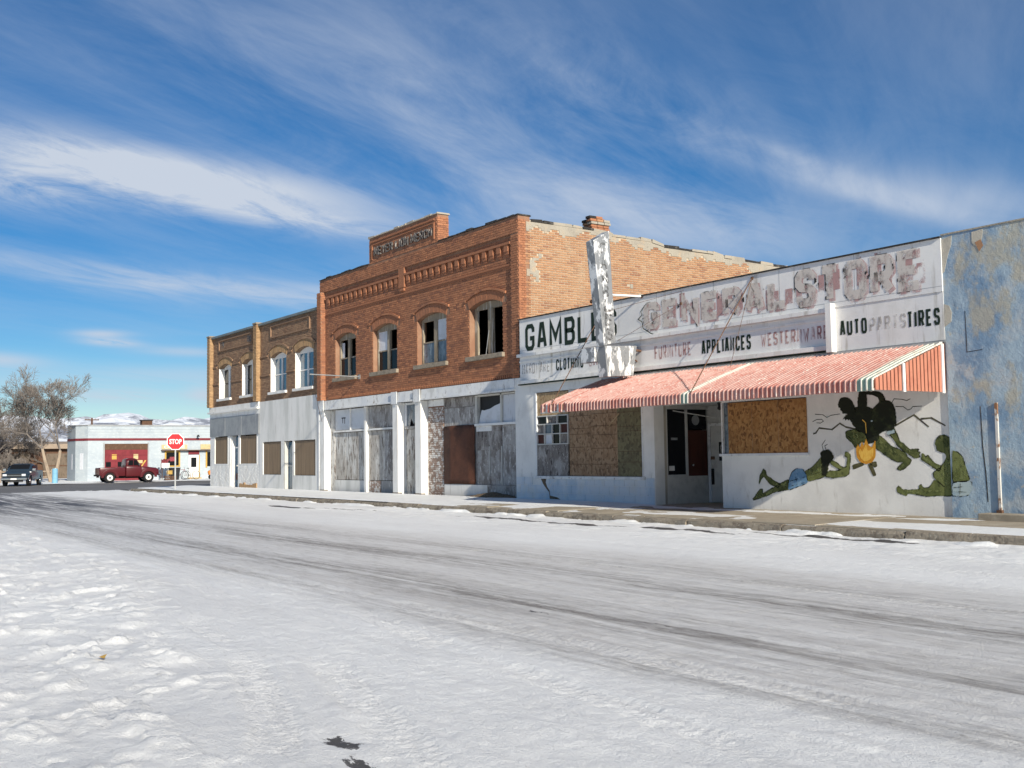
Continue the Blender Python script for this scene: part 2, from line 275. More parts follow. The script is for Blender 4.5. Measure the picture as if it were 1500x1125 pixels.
    t.bump(add(mul(grain,.55),mul(t.noise(48,6,.75),.45)),1.0,.03)
    return t.done(c,t.ss(lane,0.,1.,.65,.5))
street_mat()
def asphalt_mat():
    t=NT('asphalt'); c=t.mix(t.ss(t.noise(1.,6,.65,(2.2,.12,1)),.4,.66),(.115,.112,.11),(.19,.186,.182)); c=t.mix(t.ss(t.noise(1.7,6,.65,(1.6,.10,1),(3,2,1)),.56,.7),c,(.40,.395,.39))
    t.bump(t.noise(50,4,.6),.4,.01); return t.done(c,.7)
asphalt_mat()
def mountain_mat():
    t=NT('hazy_snow_ridge'); sep=t.N.new('ShaderNodeSeparateXYZ'); t.L.new(t.geo.outputs['Normal'],sep.inputs[0])
    n=t.noise(.0045,9,.7,(1,1,1.8)); s2=t.noise(.0006,5,.6,(1,1,1),(3,3,3))
    k=t.ss(t.math('ADD',n,t.math('MULTIPLY',t.math('SUBTRACT',s2,.5),.6)),.44,.58)
    return t.done(t.mix(k,(.60,.64,.71),(.215,.235,.285)),.95)  # pale blue distance haze is put into the snow and rock colours
mountain_mat()
# ---------------------------------------------------------------- mesh helpers
class MB:
    def __init__(s): s.v=[]; s.f=[]
    def poly(s,pts,idx):
        o=len(s.v); s.v+= [tuple(p) for p in pts]; s.f+=[tuple(o+i for i in f) for f in idx]; return s
    def box(s,x0,x1,y0,y1,z0,z1,bev=0):
        if x0>x1:x0,x1=x1,x0
        if y0>y1:y0,y1=y1,y0
        if z0>z1:z0,z1=z1,z0
        return s.poly([(x0,y0,z0),(x1,y0,z0),(x1,y1,z0),(x0,y1,z0),(x0,y0,z1),(x1,y0,z1),(x1,y1,z1),(x0,y1,z1)],[(0,3,2,1),(4,5,6,7),(0,1,5,4),(1,2,6,5),(2,3,7,6),(3,0,4,7)])
    def prism(s,pts,axis,a,b):
        """extrude a 2-D outline; axis 'y': pts=(x,z); 'x': pts=(y,z); 'z': pts=(x,y)"""
        n=len(pts); mk={'y':lambda p,t:(p[0],t,p[1]),'x':lambda p,t:(t,p[0],p[1]),'z':lambda p,t:(p[0],p[1],t)}[axis]
        ar=sum(pts[i][0]*pts[(i+1)%n][1]-pts[(i+1)%n][0]*pts[i][1] for i in range(n)); 
        if ar<0: pts=pts[::-1]
        V=[mk(p,a) for p in pts]+[mk(p,b) for p in pts]
        F=[tuple(range(n)),tuple(range(2*n-1,n-1,-1))]+[(i,i+n,(i+1)%n+n,(i+1)%n) for i in range(n)]
        s.poly(V,F); s.fix=True; return s
    def tube(s,p0,p1,r0,r1=None,n=8,cap=True):
        r1=r0 if r1 is None else r1; p0=Vector(p0);p1=Vector(p1);d=(p1-p0).normalized(); a=d.orthogonal().normalized(); b=d.cross(a)
        V=[p0+r0*(math.cos(2*math.pi*i/n)*a+math.sin(2*math.pi*i/n)*b) for i in range(n)]+[p1+r1*(math.cos(2*math.pi*i/n)*a+math.sin(2*math.pi*i/n)*b) for i in range(n)]
        F=[(i,(i+1)%n,(i+1)%n+n,i+n) for i in range(n)]
        if cap: F+=[tuple(range(n-1,-1,-1)),tuple(range(n,2*n))]
        return s.poly(V,F)
    def ring(s,c,ax,ri,ro,w,n=24):
        """annulus solid round axis ax ('x','y') """
        c=Vector(c); V=[]
        for t in(-w/2,w/2):
            for r in(ri,ro):
                for i in range(n):
                    q=2*math.pi*i/n; u,v=r*math.cos(q),r*math.sin(q)
                    V.append(c+(Vector((t,u,v)) if ax=='x' else Vector((u,t,v))))
        g=lambda k,i:k*n+i%n
        F=[]
        for i in range(n): F+=[(g(0,i),g(1,i),g(1,i+1),g(0,i+1)),(g(2,i),g(2,i+1),g(3,i+1),g(3,i)),(g(1,i),g(3,i),g(3,i+1),g(1,i+1)),(g(0,i),g(0,i+1),g(2,i+1),g(2,i))]
        s.poly(V,F); s.fix=True; return s
    def mesh(s,name,mat,smooth=False):
        m=bpy.data.meshes.new(name); m.from_pydata(s.v,[],s.f); 
        if getattr(s,'fix',False):
            bm=bmesh.new(); bm.from_mesh(m); bmesh.ops.recalc_face_normals(bm,faces=bm.faces); bm.to_mesh(m); bm.free()
        if mat: m.materials.append(MATS[mat])
        if smooth: m.polygons.foreach_set('use_smooth',[True]*len(m.polygons))
        m.update(); return m
    def build(s,name,mat,parent=None,bev=0,smooth=False,**k):
        o=place(s.mesh(name,mat,smooth),name,parent,**k)
        if bev:
            b=o.modifiers.new('bevel','BEVEL'); b.width=bev; b.segments=2; b.limit_method='ANGLE'
        return o
def place(mesh,name,parent=None,loc=(0,0,0),rz=0,label=None,cat=None,group=None,kind=None):
    o=bpy.data.objects.new(name,mesh); COL.objects.link(o); o.location=loc; o.rotation_euler[2]=rz
    if parent:
        o.parent=parent
        if parent.get('_world'): o.location=Vector(loc)-Vector(parent['_world'])
    if label:o['label']=label
    if cat:o['category']=cat
    if group:o['group']=group
    if kind:o['kind']=kind
    return o
def thing(name,loc,label,cat,group=None,rz=0,world=True):
    """Empty at a thing's base. world=True: its parts are given in world coordinates"""
    o=bpy.data.objects.new(name,None); COL.objects.link(o); o.location=loc; o.rotation_euler[2]=rz; o.empty_display_size=.2
    o['label']=label;o['category']=cat
    if group:o['group']=group
    if world: o['_world']=tuple(loc)
    return o
def sub(o):   # let an object without offset of its own parent world-coordinate sub-parts
    o['_world']=(0,0,0); return o
def bx(name,mat,parent,x0,x1,y0,y1,z0,z1,bev=0,**k): return MB().box(x0,x1,y0,y1,z0,z1).build(name,mat,parent,bev,**k)
def text_mesh(txt,mat,x0,x1,z0,z1,y,offset=0.,extrude=.003,xz=True,shear=0,space=1.):
    c=bpy.data.curves.new('lettering','FONT'); c.body=txt; c.offset=offset; c.extrude=0; c.space_character=space; c.resolution_u=3
    o=bpy.data.objects.new('lettering',c); COL.objects.link(o); dg=bpy.context.evaluated_depsgraph_get(); m=bpy.data.meshes.new_from_object(o.evaluated_get(dg))
    bpy.data.objects.remove(o); n=len(m.vertices); co=np.zeros(n*3); m.vertices.foreach_get('co',co); co=co.reshape(-1,3)
    mn=co.min(0);mx=co.max(0); q=(co-mn)/np.maximum(mx-mn,1e-6)
    res=np.zeros_like(co); res[:,0]=x0+q[:,0]*(x1-x0); res[:,1]=y; res[:,2]=z0+q[:,1]*(z1-z0)
    m.vertices.foreach_set('co',res.ravel()); m.materials.clear(); m.materials.append(MATS[mat]); m.update(); return m
# ---------------------------------------------------------------- numpy noise
PERM=rng.permutation(512)
def perlin(x,y,seed=0):
    xi=np.floor(x).astype(int);yi=np.floor(y).astype(int);xf=x-xi;yf=y-yi
    h=lambda a,b:PERM[(PERM[(a+seed*17)%512]+b+seed*5)%512]
    def gr(hh,dx,dy): q=hh*(2*np.pi/512); return np.cos(q)*dx+np.sin(q)*dy
    u=xf**3*(xf*(xf*6-15)+10);v=yf**3*(yf*(yf*6-15)+10)
    a=gr(h(xi,yi),xf,yf);b=gr(h(xi+1,yi),xf-1,yf);c=gr(h(xi,yi+1),xf,yf-1);d=gr(h(xi+1,yi+1),xf-1,yf-1)
    return (a*(1-u)+b*u)*(1-v)+(c*(1-u)+d*u)*v
def fbm(x,y,o=4,seed=0,g=.5):
    s=0;a=1
    for i in range(o): s=s+a*perlin(x*2**i,y*2**i,seed+i);a*=g
    return s
def sstep(x,a,b): t=np.clip((x-a)/(b-a),0,1); return t*t*(3-2*t)
def grid(xs,ys,hf,name,mat,kind,z0=0,smooth=True,**k):
    X,Y=np.meshgrid(xs,ys); Zv=hf(X,Y)+z0; nx,ny=len(xs),len(ys)
    m=bpy.data.meshes.new(name); V=np.stack([X,Y,Zv],-1).reshape(-1,3); i=np.arange(nx*ny).reshape(ny,nx)
    Q=np.stack([i[:-1,:-1],i[:-1,1:],i[1:,1:],i[1:,:-1]],-1).reshape(-1,4)
    m.vertices.add(len(V)); m.vertices.foreach_set('co',V.ravel().astype(np.float32)); m.loops.add(Q.size); m.loops.foreach_set('vertex_index',Q.ravel().astype(np.int32))
    m.polygons.add(len(Q)); m.polygons.foreach_set('loop_start',np.arange(0,Q.size,4,dtype=np.int32)); m.polygons.foreach_set('loop_total',np.full(len(Q),4,dtype=np.int32))
    m.materials.append(MATS[mat]); m.polygons.foreach_set('use_smooth',[smooth]*len(Q)); m.update(calc_edges=True); return place(m,name,None,kind=kind,**k)
def axis(segs):
    """segs: list of (start, stop, step)"""
    out=[]
    for a,b,s in segs: out+=list(np.arange(a,b-1e-6,s))
    return np.array(out+[segs[-1][1]])
# ---------------------------------------------------------------- ground
MB().box(-14000,6000,-9000,9000,-.6,-.09).build('ground','snow',kind='structure')
TRACKS=[([(-19,-13.05),(-10,-13.35),(-7,-13.75),(-4.3,-14.05),(-1.5,-14.3)],.13),([(-14,-13.6),(-9.,-14.35),(-6.9,-14.8),(-4.7,-15.4),(-2.5,-16.1)],.14),([(-12,-14.6),(-8,-15.0),(-5.5,-15.75),(-4.2,-16.3)],.13),
        ([(-30,-4.9),(-20,-5.2),(-12,-5.1),(-4,-5.0)],.13),([(-26,-6.4),(-14,-6.6),(-5,-6.5)],.13),([(-22,-12.75),(-10,-12.9),(-4,-12.95),(2,-13.1)],.14),([(-14,-9.1),(-2,-9.0)],.13)]
def street_h(X,Y):
    yb=np.where(X<-16,-13.4,-13.4-.215*(X+16)); yb=np.maximum(yb,-16.4)
    wob=.55*fbm(X*.6,Y*.6,3,40)
    lump=sstep(yb+wob-Y,-.25,.7)
    n1=fbm(X*1.25+.3*Y,Y*1.9,4,3,.5); n2=fbm(X*3.4,Y*4.6,4,9,.55); n3=fbm(X*.55,Y*.8,3,15)
    plates=sstep(n1,-.12,.02)*.5+sstep(n1,.10,.22)*.5+sstep(n2,-.05,.12)*.45
    n4=fbm(X*2.1+.5*Y,Y*2.6,5,18,.6)
    big=sstep(fbm(X*.75,Y*1.1,3,27),-.18,.12)
    clod=sstep(n1+.35*n2,.0,.16)*(.35+.65*big)+.6*sstep(n4,.16,.34)
    h=lump*(.027*clod*(.8+.5*n2)+.040*n3+.006*plates+.010*n4+.005*fbm(X*9,Y*11,3,21)+.016)
    # packed lane: fine roughness and ruts
    road=1-lump
    near=sstep(-Y,12.2,13.4)
    h=h+road*(.006*fbm(X*1.1,Y*3.6,4,30)+(.004+.001*near)*fbm(X*6,Y*7.5,4,33,.6)+.0035*near*fbm(X*15,Y*17,2,44)+(.003+.003*near)*sstep(fbm(X*1.4,Y*2.6,4,36),.0,.28)+.006*sstep(fbm(X*.22,Y*3.2,4,38,.55),.08,.26))
    side=sstep(Y,-6.2,-4.6); h=h+side*(.022*sstep(fbm(X*.9,Y*2.4,4,50),-.05,.25)+.012*fbm(X*3,Y*4,3,52))
    for P,hw in TRACKS:
        P=np.array(P,float); best=np.full(X.shape,9.); arc=np.zeros(X.shape); a0=0
        for (p,q) in zip(P[:-1],P[1:]):
            d=q-p; L=np.hypot(*d); t=np.clip(((X-p[0])*d[0]+(Y-p[1])*d[1])/L**2,0,1); dx=X-p[0]-t*d[0]; dy=Y-p[1]-t*d[1]; ds=(dx*-d[1]+dy*d[0])/L
            dd=np.hypot(dx,dy); k=dd<np.abs(best); best=np.where(k,np.where(dd<1e-9,0,np.sign(ds)*dd),best); arc=np.where(k,a0+t*L,arc); a0+=L
        ab=np.abs(best); ins=sstep(hw+.02-ab,0,.035); gate=sstep(fbm(X*.45,Y*.45,2,60),-.45,-.1)
        tread=np.sin((arc+ab*.7)*2*np.pi/.088)*.5+.5; rib=sstep(np.abs(np.sin(best*2*np.pi/.11)),.2,.6)
        h=h+gate*ins*(-.011+.0085*sstep(tread,.3,.65)*rib)+gate*.005*np.exp(-((ab-hw-.04)/.03)**2)
    # crown of the carriageway falls a little to both gutters
    h=h-.012*sstep(Y,-6,-2.8)
    # melted patches
    for x0,y0,a,b in((-5.06,-15.58,.26,.12),(-4.66,-15.66,.2,.1)): h=h-.02*np.exp(-((X-x0)/a)**2-((Y-y0)/b)**2)
    return h
xs=axis([(-58.8,-30,.35),(-30,-15,.09),(-15,-8.5,.034),(-8.5,-2.2,.024),(-2.2,1,.12),(1,14,.6),(14,60,3)])
ys=axis([(-70,-30,3),(-30,-18.2,.5),(-18.2,-17.3,.12),(-17.3,-12.4,.026),(-12.4,-9,.045),(-9,-2.66,.07)])
grid(xs,ys,street_h,'street','packed_snow','structure')
# crossing street and the snowy apron of the garage
def cross_h(X,Y): return .012*fbm(X*.3,Y*.3,3,70)
grid(axis([(-80.5,-58.8,.7)]),axis([(-60,60,1.5)]),cross_h,'crossing_road','asphalt','structure')
grid(axis([(-125,-80.5,.45)]),axis([(-60,60,.8)]),lambda X,Y:.02+.05*sstep(-X,80.4,81.4)*sstep(fbm(X*.5,Y*.22,4,80),-.5,.3)+.03*fbm(X*.7,Y*.4,3,82),'garage_forecourt','snow','structure')
grid(axis([(-58.8,-53.6,.3)]),axis([(-2.66,40,.6)]),lambda X,Y:-.015+.05*sstep(fbm(X*.5,Y*.4,3,84),-.3,.3)*sstep(X,-58.6,-57.4),'side_street_verge','snow','structure')
# far snowy mountains
def ridge_h(X,Y):
    d=np.hypot(X,Y); a=np.degrees(np.arctan2(X,Y))
    env=sstep(d,6000,9200)*(1-.85*sstep(d,10500,13500)); pr=1.0+.05*np.sin((a+71)*.33)+.05*np.sin(a*.9+1)
    n=1-np.abs(fbm(X/1500,Y/1500,6,90,.52))*1.5
    return env*pr*(335+120*n+120*fbm(X/420,Y/420,5,95,.6))*.83-8
grid(axis([(-13600,-5600,75)]),axis([(-2600,7600,85)]),ridge_h,'mountains','hazy_snow_ridge','structure',smooth=False)
# ---------------------------------------------------------------- pavement
sw=place(MB().box(-55.6,6,-2.62,.05,-.3,.02).mesh('pavement','gravel_dirt'),'pavement',kind='structure'); sub(sw)
x=-55.6; i=0
while x<5:
    wd=1.52; dz=random.uniform(-.006,.006); zc=.135+dz
    if not(-15.9<x<-15.0):
        b=MB(); b.poly([(x+.008,-2.60,0),(x+wd-.008,-2.60,0),(x+wd-.008,-1.30,0),(x+.008,-1.30,0),(x+.008,-2.60,zc),(x+wd-.008,-2.60,zc+dz),(x+wd-.008,-1.30,zc+.03),(x+.008,-1.30,zc+.03)],[(0,3,2,1),(4,5,6,7),(0,1,5,4),(1,2,6,5),(2,3,7,6),(3,0,4,7)]); b.build('slab','concrete',sw,.008)
    b=MB(); b.poly([(x+.008,-1.285,0),(x+wd-.008,-1.285,0),(x+wd-.008,.04,0),(x+.008,.04,0),(x+.008,-1.285,zc+.03),(x+wd-.008,-1.285,zc+.03),(x+wd-.008,.04,.198),(x+.008,.04,.2)],[(0,3,2,1),(4,5,6,7),(0,1,5,4),(1,2,6,5),(2,3,7,6),(3,0,4,7)]); b.build('slab','concrete',sw,.008)
    x+=wd
x=-56.2
while x<5:
    L=random.uniform(1.6,3.0)
    if not(-15.6<x<-14.6):
        n=7; P=[]; top=.128+random.uniform(-.02,.008)
        b=MB(); prof=[]
        for j in range(n+1):
            xx=x+.015+(L-.03)*j/n; r=lambda s:random.uniform(-s,s)
            prof.append([(xx,-2.79+r(.02),-.1),(xx,-2.78+r(.025),.06+r(.02)),(xx,-2.755+r(.015),top-.015+r(.012)),(xx,-2.72+r(.012),top+r(.006)),(xx,-2.635,top),(xx,-2.635,-.1)])
        V=[p for q in prof for p in q]; F=[]
        for j in range(n):
            for k in range(5): F.append((j*6+k,j*6+k+1,(j+1)*6+k+1,(j+1)*6+k))
        F+=[tuple(range(5,-1,-1)),tuple(n*6+k for k in range(6))]; b.poly(V,F); b.fix=True; b.build('kerb_stone','concrete_kerb',sw)
    x+=L
# snow left lying on the pavement and against the kerb (falls below the concrete where it has melted)
def swsnow(X,Y):
    base=.142+.03*sstep(Y,-2.6,-1.3)+.03*sstep(Y,-1.3,0)
    west=sstep(-X,22.5,29); n=fbm(X*.5,Y*1.3,5,100,.55)
    m=west*(.62+.5*sstep(-X,26,34))+.42*n-.25
    m=np.maximum(m,1.2*sstep(-X,19.2,22.0)*sstep(Y,-1.7,-1.15)-.45+.4*n)   # strip kept in the shade of the awning
    e=np.exp(-((X+8.6)/3.9)**4)*np.exp(-((Y+2.15+.06*(X+9))/.42)**4); m=np.maximum(m,e*1.2-.35+.2*n)
    return base+np.clip(m*.05,-.09,.028)+.006*fbm(X*4,Y*4,3,104)*(m>0)-.03*sstep(-Y,2.58,2.63)
grid(axis([(-55.5,-30,.12),(-30,4,.06)]),axis([(-2.63,-.01,.06)]),swsnow,'pavement_snow','snow','stuff',label='thin wind-blown snow lying on the concrete pavement',cat='snow')
def gutter(X,Y):
    n=fbm(X*.7,Y*2,5,110,.6); return -.055+.075*sstep(Y,-3.3,-2.85)*sstep(n,-.25,.15)+.035*sstep(n,.1,.4)*sstep(-X,-30,-10)+.016*fbm(X*4,Y*6,4,112,.6)
grid(axis([(-56,4,.07)]),axis([(-3.35,-2.74,.05)]),gutter,'gutter_snow','snow','stuff',label='ragged bank of snow along the broken kerb',cat='snow')
# ---------------------------------------------------------------- wall helpers
def arch(x0,x1,zs,rise,n=14,grow=0.):
    a=(x1-x0)/2; R=(a*a+rise*rise)/(2*rise); zc=zs+rise-R; cx=(x0+x1)/2; t0=math.asin(min(1,a/R)); R2=R+grow
    return [(cx+R2*math.sin(-t0+2*t0*i/n),zc+R2*math.cos(-t0+2*t0*i/n)) for i in range(n+1)]
def wall_open(mb,x0,x1,z0,z1,y0,y1,ops):
    """slab with openings (xa,xb,za,zs,rise)"""
    ops=sorted(ops); x=x0
    for (a,b,za,zs,rise) in ops:
        if a>x: mb.box(x,a,y0,y1,z0,z1)
        if za>z0: mb.box(a,b,y0,y1,z0,za)
        top=zs+rise
        if rise>0:
            A=arch(a,b,zs,rise); zt=min(top+.02,z1); mb.prism([(p[0],p[1]) for p in A]+[(b,zt),(a,zt)],'y',y0,y1); top=zt
        if top<z1: mb.box(a,b,y0,y1,top,z1)
        x=b
    if x<x1: mb.box(x,x1,y0,y1,z0,z1)
def courses(mb,x0,x1,z0,z1,yf,ops,depth=.014,ch=.0705,bl=.214,gap=.011,vg=.24,axis_='y',top=None,patch=None,sign=-1):
    """real bricks standing proud of the mortar bed; ops as above, kept clear by vg round an arch"""
    n=int((z1-z0)/ch); 
    for i in range(n):
        za=z0+i*ch; zb=za+ch-gap; zm=(za+zb)/2; iv=[(x0,x1)]
        for (a,b,zA,zs,rise) in ops:
            if zb<zA or za>zs+rise+vg: continue
            if zm<=zs or rise==0: cut=(a,b) if zm<=zs else None
            else:
                w_=(b-a)/2; R=(w_*w_+rise*rise)/(2*rise)+vg; zc=zs+rise-(R-vg); q=R*R-(zm-zc)**2
                cut=None if q<=0 else ((a+b)/2-min(math.sqrt(q),w_+vg*.8),(a+b)/2+min(math.sqrt(q),w_+vg*.8))
            if cut:
                nv=[]
                for (u,v) in iv:
                    if cut[1]<=u or cut[0]>=v: nv.append((u,v)); continue
                    if cut[0]>u: nv.append((u,cut[0]))
                    if cut[1]<v: nv.append((cut[1],v))
                iv=nv
        for (u,v) in iv:
            st=bl+gap; off=(i%2)*st*.5; k=math.floor((u-off)/st); 
            while True:
                p=max(u,off+k*st); q=min(v,off+k*st+bl); k+=1
                if p>=v: break
                if q-p<.03: continue
                if top and zb>top((p+q)/2): continue
                if patch and patch((p+q)/2,zm): continue
                d=depth+random.uniform(-.004,.004); jz=random.uniform(-.002,.002)
                o=len(mb.v)
                if axis_=='y':
                    yo,yi=yf+sign*d,yf-sign*.004
                    mb.v+=[(p,yi,za+jz),(q,yi,za+jz),(q,yi,zb+jz),(p,yi,zb+jz),(p,yo,za+jz),(q,yo,za+jz),(q,yo,zb+jz),(p,yo,zb+jz)]
                    mb.f+=[(o+4,o+5,o+6,o+7),(o,o+1,o+5,o+4),(o+1,o+2,o+6,o+5),(o+2,o+3,o+7,o+6),(o+3,o,o+4,o+7)]
                else:
                    xo,xi=yf+d,yf-.004
                    mb.v+=[(xi,p,za+jz),(xi,q,za+jz),(xi,q,zb+jz),(xi,p,zb+jz),(xo,p,za+jz),(xo,q,za+jz),(xo,q,zb+jz),(xo,p,zb+jz)]
                    mb.f+=[(o+4,o+5,o+6,o+7),(o,o+1,o+5,o+4),(o+1,o+2,o+6,o+5),(o+2,o+3,o+7,o+6),(o+3,o,o+4,o+7)]
def voussoirs(parent,x0,x1,zs,rise,yf,mat,t=.22,n=None,proud=.018):
    a=(x1-x0)/2; R=(a*a+rise*rise)/(2*rise); cx=(x0+x1)/2; zc=zs+rise-R; t0=math.asin(min(1,a/R))
    n=n or int(2*t0*R/.085)
    for i in range(n):
        q0=-t0+2*t0*(i+.06)/n; q1=-t0+2*t0*(i+.94)/n; pr=proud+random.uniform(-.003,.003)
        P=[(cx+r*math.sin(q),zc+r*math.cos(q)) for r,q in((R,q0),(R,q1),(R+t,q1),(R+t,q0))]
        MB().prism(P,'y',yf-pr,yf+.02).build('voussoir',mat,parent)
def hood(parent,x0,x1,zs,rise,yf,mat,g0,g1,proud=.05):
    A=arch(x0,x1,zs,rise,16,g0); B=arch(x0,x1,zs,rise,16,g1)
    mb=MB()
    for i in range(16): mb.prism([A[i],A[i+1],B[i+1],B[i]],'y',yf-proud,yf+.02)
    # short horizontal stops
    for e,s in((0,-1),(16,1)): mb.box(B[e][0],B[e][0]+s*.08,yf-proud,yf+.02,A[e][1]-.03,A[e][1]+.05)
    mb.build('hood_mould',mat,parent)
def planks(parent,name,mat,x0,x1,z0,z1,y0,y1,n,gap=.006,jit=.004):
    for i in range(n):
        a=x0+(x1-x0)*i/n; b=x0+(x1-x0)*(i+1)/n; j=random.uniform(-jit,jit)
        bx(name,mat,parent,a+gap/2,b-gap/2,y0+j,y1,z0+random.uniform(0,.006),z1-random.uniform(0,.008))
def shell(parent,x0,x1,yb,z1,mat='interior',yf=.4,roofz=None,left=True,right=True):
    """side walls, back wall, floor and roof so that the rooms are closed and dark"""
    mb=MB(); rz=roofz or z1-.5
    if left: mb.box(x0+.002,x0+.25,yf,yb,.0,z1)
    if right: mb.box(x1-.25,x1-.002,yf,yb,.0,z1)
    mb.box(x0+.002,x1-.002,yb,yb+.3,.0,z1); mb.box(x0+.25,x1-.25,yf,yb,rz,rz+.2); mb.box(x0+.25,x1-.25,yf,yb,-.1,.19)
    return mb.build('shell',mat,parent)
def floor_slab(parent,x0,x1,z,yb=12): return bx('upper_floor','interior',parent,x0+.25,x1-.25,.45,yb,z,z+.2)
# ---------------------------------------------------------------- sign-writer's block letters
c_=.17
GLY={'A':[[(0,0),(.36,1),(.64,1),(1,0)],[(.17,.3),(.83,.3)]],'B':[[(0,.52),(.8,.52),(1,.66),(1,.86),(.8,1),(0,1),(0,0),(.8,0),(1,.15),(1,.38),(.8,.52)]],'C':[[(1,.72),(1,.86),(.8,1),(.2,1),(0,.86),(0,.14),(.2,0),(.8,0),(1,.14),(1,.28)]],
'D':[[(0,0),(0,1),(.75,1),(1,.82),(1,.18),(.75,0),(0,0)]],'E':[[(1,1),(0,1),(0,0),(1,0)],[(0,.5),(.82,.5)]],'F':[[(1,1),(0,1),(0,0)],[(0,.5),(.82,.5)]],'G':[[(1,.72),(1,.86),(.8,1),(.2,1),(0,.86),(0,.14),(.2,0),(.8,0),(1,.14),(1,.45),(.52,.45)]],
'H':[[(0,0),(0,1)],[(1,0),(1,1)],[(0,.5),(1,.5)]],'I':[[(.5,0),(.5,1)]],'L':[[(0,1),(0,0),(1,0)]],'M':[[(0,0),(0,1),(.5,.3),(1,1),(1,0)]],'N':[[(0,0),(0,1),(1,0),(1,1)]],'O':[[(.2,0),(0,.14),(0,.86),(.2,1),(.8,1),(1,.86),(1,.14),(.8,0),(.2,0)]],
'P':[[(0,0),(0,1),(.8,1),(1,.86),(1,.6),(.8,.46),(0,.46)]],'R':[[(0,0),(0,1),(.8,1),(1,.86),(1,.6),(.8,.46),(0,.46)],[(.5,.46),(1,0)]],'S':[[(1,.76),(1,.87),(.8,1),(.2,1),(0,.87),(0,.65),(.2,.53),(.8,.47),(1,.35),(1,.13),(.8,0),(.2,0),(0,.13),(0,.24)]],
'T':[[(0,1),(1,1)],[(.5,1),(.5,0)]],'U':[[(0,1),(0,.14),(.2,0),(.8,0),(1,.14),(1,1)]],'W':[[(0,1),(.26,0),(.5,.65),(.74,0),(1,1)]],'Y':[[(0,1),(.5,.5),(1,1)],[(.5,.5),(.5,0)]]}
def strip_mesh(lines,t,y,depth=0.,tz=None):
    """mitred flat strokes; lines in (x,z) metres"""
    mb=MB(); h=t/2
    for k,P in enumerate(lines):
        closed=P[0]==P[-1]; Q=P[:-1] if closed else P; n=len(Q); L=[];Rr=[]
        for i in range(n):
            def dirn(a,b): d=Vector((b[0]-a[0],b[1]-a[1])); return d.normalized()
            d0=dirn(Q[i-1],Q[i]) if(i>0 or closed) else None; d1=dirn(Q[i],Q[(i+1)%n]) if(i<n-1 or closed) else None
            if d0 is None: m=Vector((-d1.y,d1.x))*h
            elif d1 is None: m=Vector((-d0.y,d0.x))*h
            else:
                b=(Vector((-d0.y,d0.x))+Vector((-d1.y,d1.x))); b.normalize(); c=max(.45,b.dot(Vector((-d0.y,d0.x)))); m=b*h/c
            L.append((Q[i][0]+m.x,Q[i][1]+m.y)); Rr.append((Q[i][0]-m.x,Q[i][1]-m.y))
        yy=y-.0004*k
        for i in range(n if closed else n-1):
            j=(i+1)%n; q=[Rr[i],Rr[j],L[j],L[i]]
            if depth: mb.prism(q,'y',yy-depth,yy)
            else: mb.poly([(p[0],yy,p[1]) for p in q],[(0,1,2,3)])
    return mb
def block_text(txt,mat,x0,x1,z0,z1,y,t,parent,name='painted_letter',gap=.28,depth=0.,shift=0.):
    wts=[.35 if c in'I ' else(1.25 if c in'MW' else 1.) for c in txt]; n=len(txt); tot=sum(wts)+gap*(n-1); u=(x1-x0)/tot; x=x0; out=[]
    for c,w_ in zip(txt,wts):
        if c!=' ':
            a,b=x+t/2,x+w_*u-t/2; ln=[[(a+(b-a)*p[0],z0+t/2+(z1-z0-t)*p[1]) for p in l] for l in GLY[c]]
            out.append((c,x,x+w_*u,strip_mesh(ln,t,y,depth).build(name,mat,parent)))
        x+=(w_+gap)*u
    return out
# ---------------------------------------------------------------- two tan brick shops
YB=13.
def tan_building(name,label,x0,x1,ops,panel,zb,cat='building'):
    T=thing(name,((x0+x1)/2,0,.19),label,cat,'connected two-storey tan brick shops')
    z1=7.36
    mb=MB(); wall_open(mb,x0,x1,zb,z1,.03,.36,ops); w_=mb.build('wall','mortar_tan',T); 
    mb=MB(); courses(mb,x0,x1,zb+.01,z1-.02,.03,ops,vg=.30); mb.build('brick_courses','brick_tan',w_,kind='stuff')
    shell(T,x0,x1,YB,7.0); floor_slab(T,x0,x1,3.7)
    bx('coping','coping_metal',T,x0-.04,x1+.0,-.10,.42,z1,z1+.10,.01)
    # sunk name panel with a raised brick border
    pa,pb,pz0,pz1=panel
    for (a,b,c,d) in((pa,pb,pz1-.06,pz1),(pa,pb,pz0,pz0+.06),(pa,pa+.06,pz0+.061,pz1-.061),(pb-.06,pb,pz0+.061,pz1-.061)): bx('panel_border','brick_tan',T,a,b,-.035,.03,c,d)
    # projecting string courses at impost and mid-window height, broken by the windows
    for z in(5.93,5.10):
        xs_=[x0]+[v for o in ops for v in(o[0]-(.30 if z>5.5 else .02),o[1]+(.30 if z>5.5 else .02))]+[x1]
        for a,b in zip(xs_[::2],xs_[1::2]):
            if b-a>.06: bx('string_course','brick_tan',T,a,b,-.02,.03,z,z+.06)
    for (a,b,za,zs,rise) in ops:
        voussoirs(T,a,b,zs,rise,.03,'brick_buff',.29); hood(T,a,b,zs,rise,.03,'brick_tan',.30,.37)
        bx('sill','white_clean',T,a-.08,b+.08,-.08,.36,za-.11,za-.002,.01)
        # painted reveals
        bx('reveal','white_clean',T,a+.001,a+.012,.035,.30,za,zs); bx('reveal','white_clean',T,b-.012,b-.001,.035,.30,za,zs)
    return T
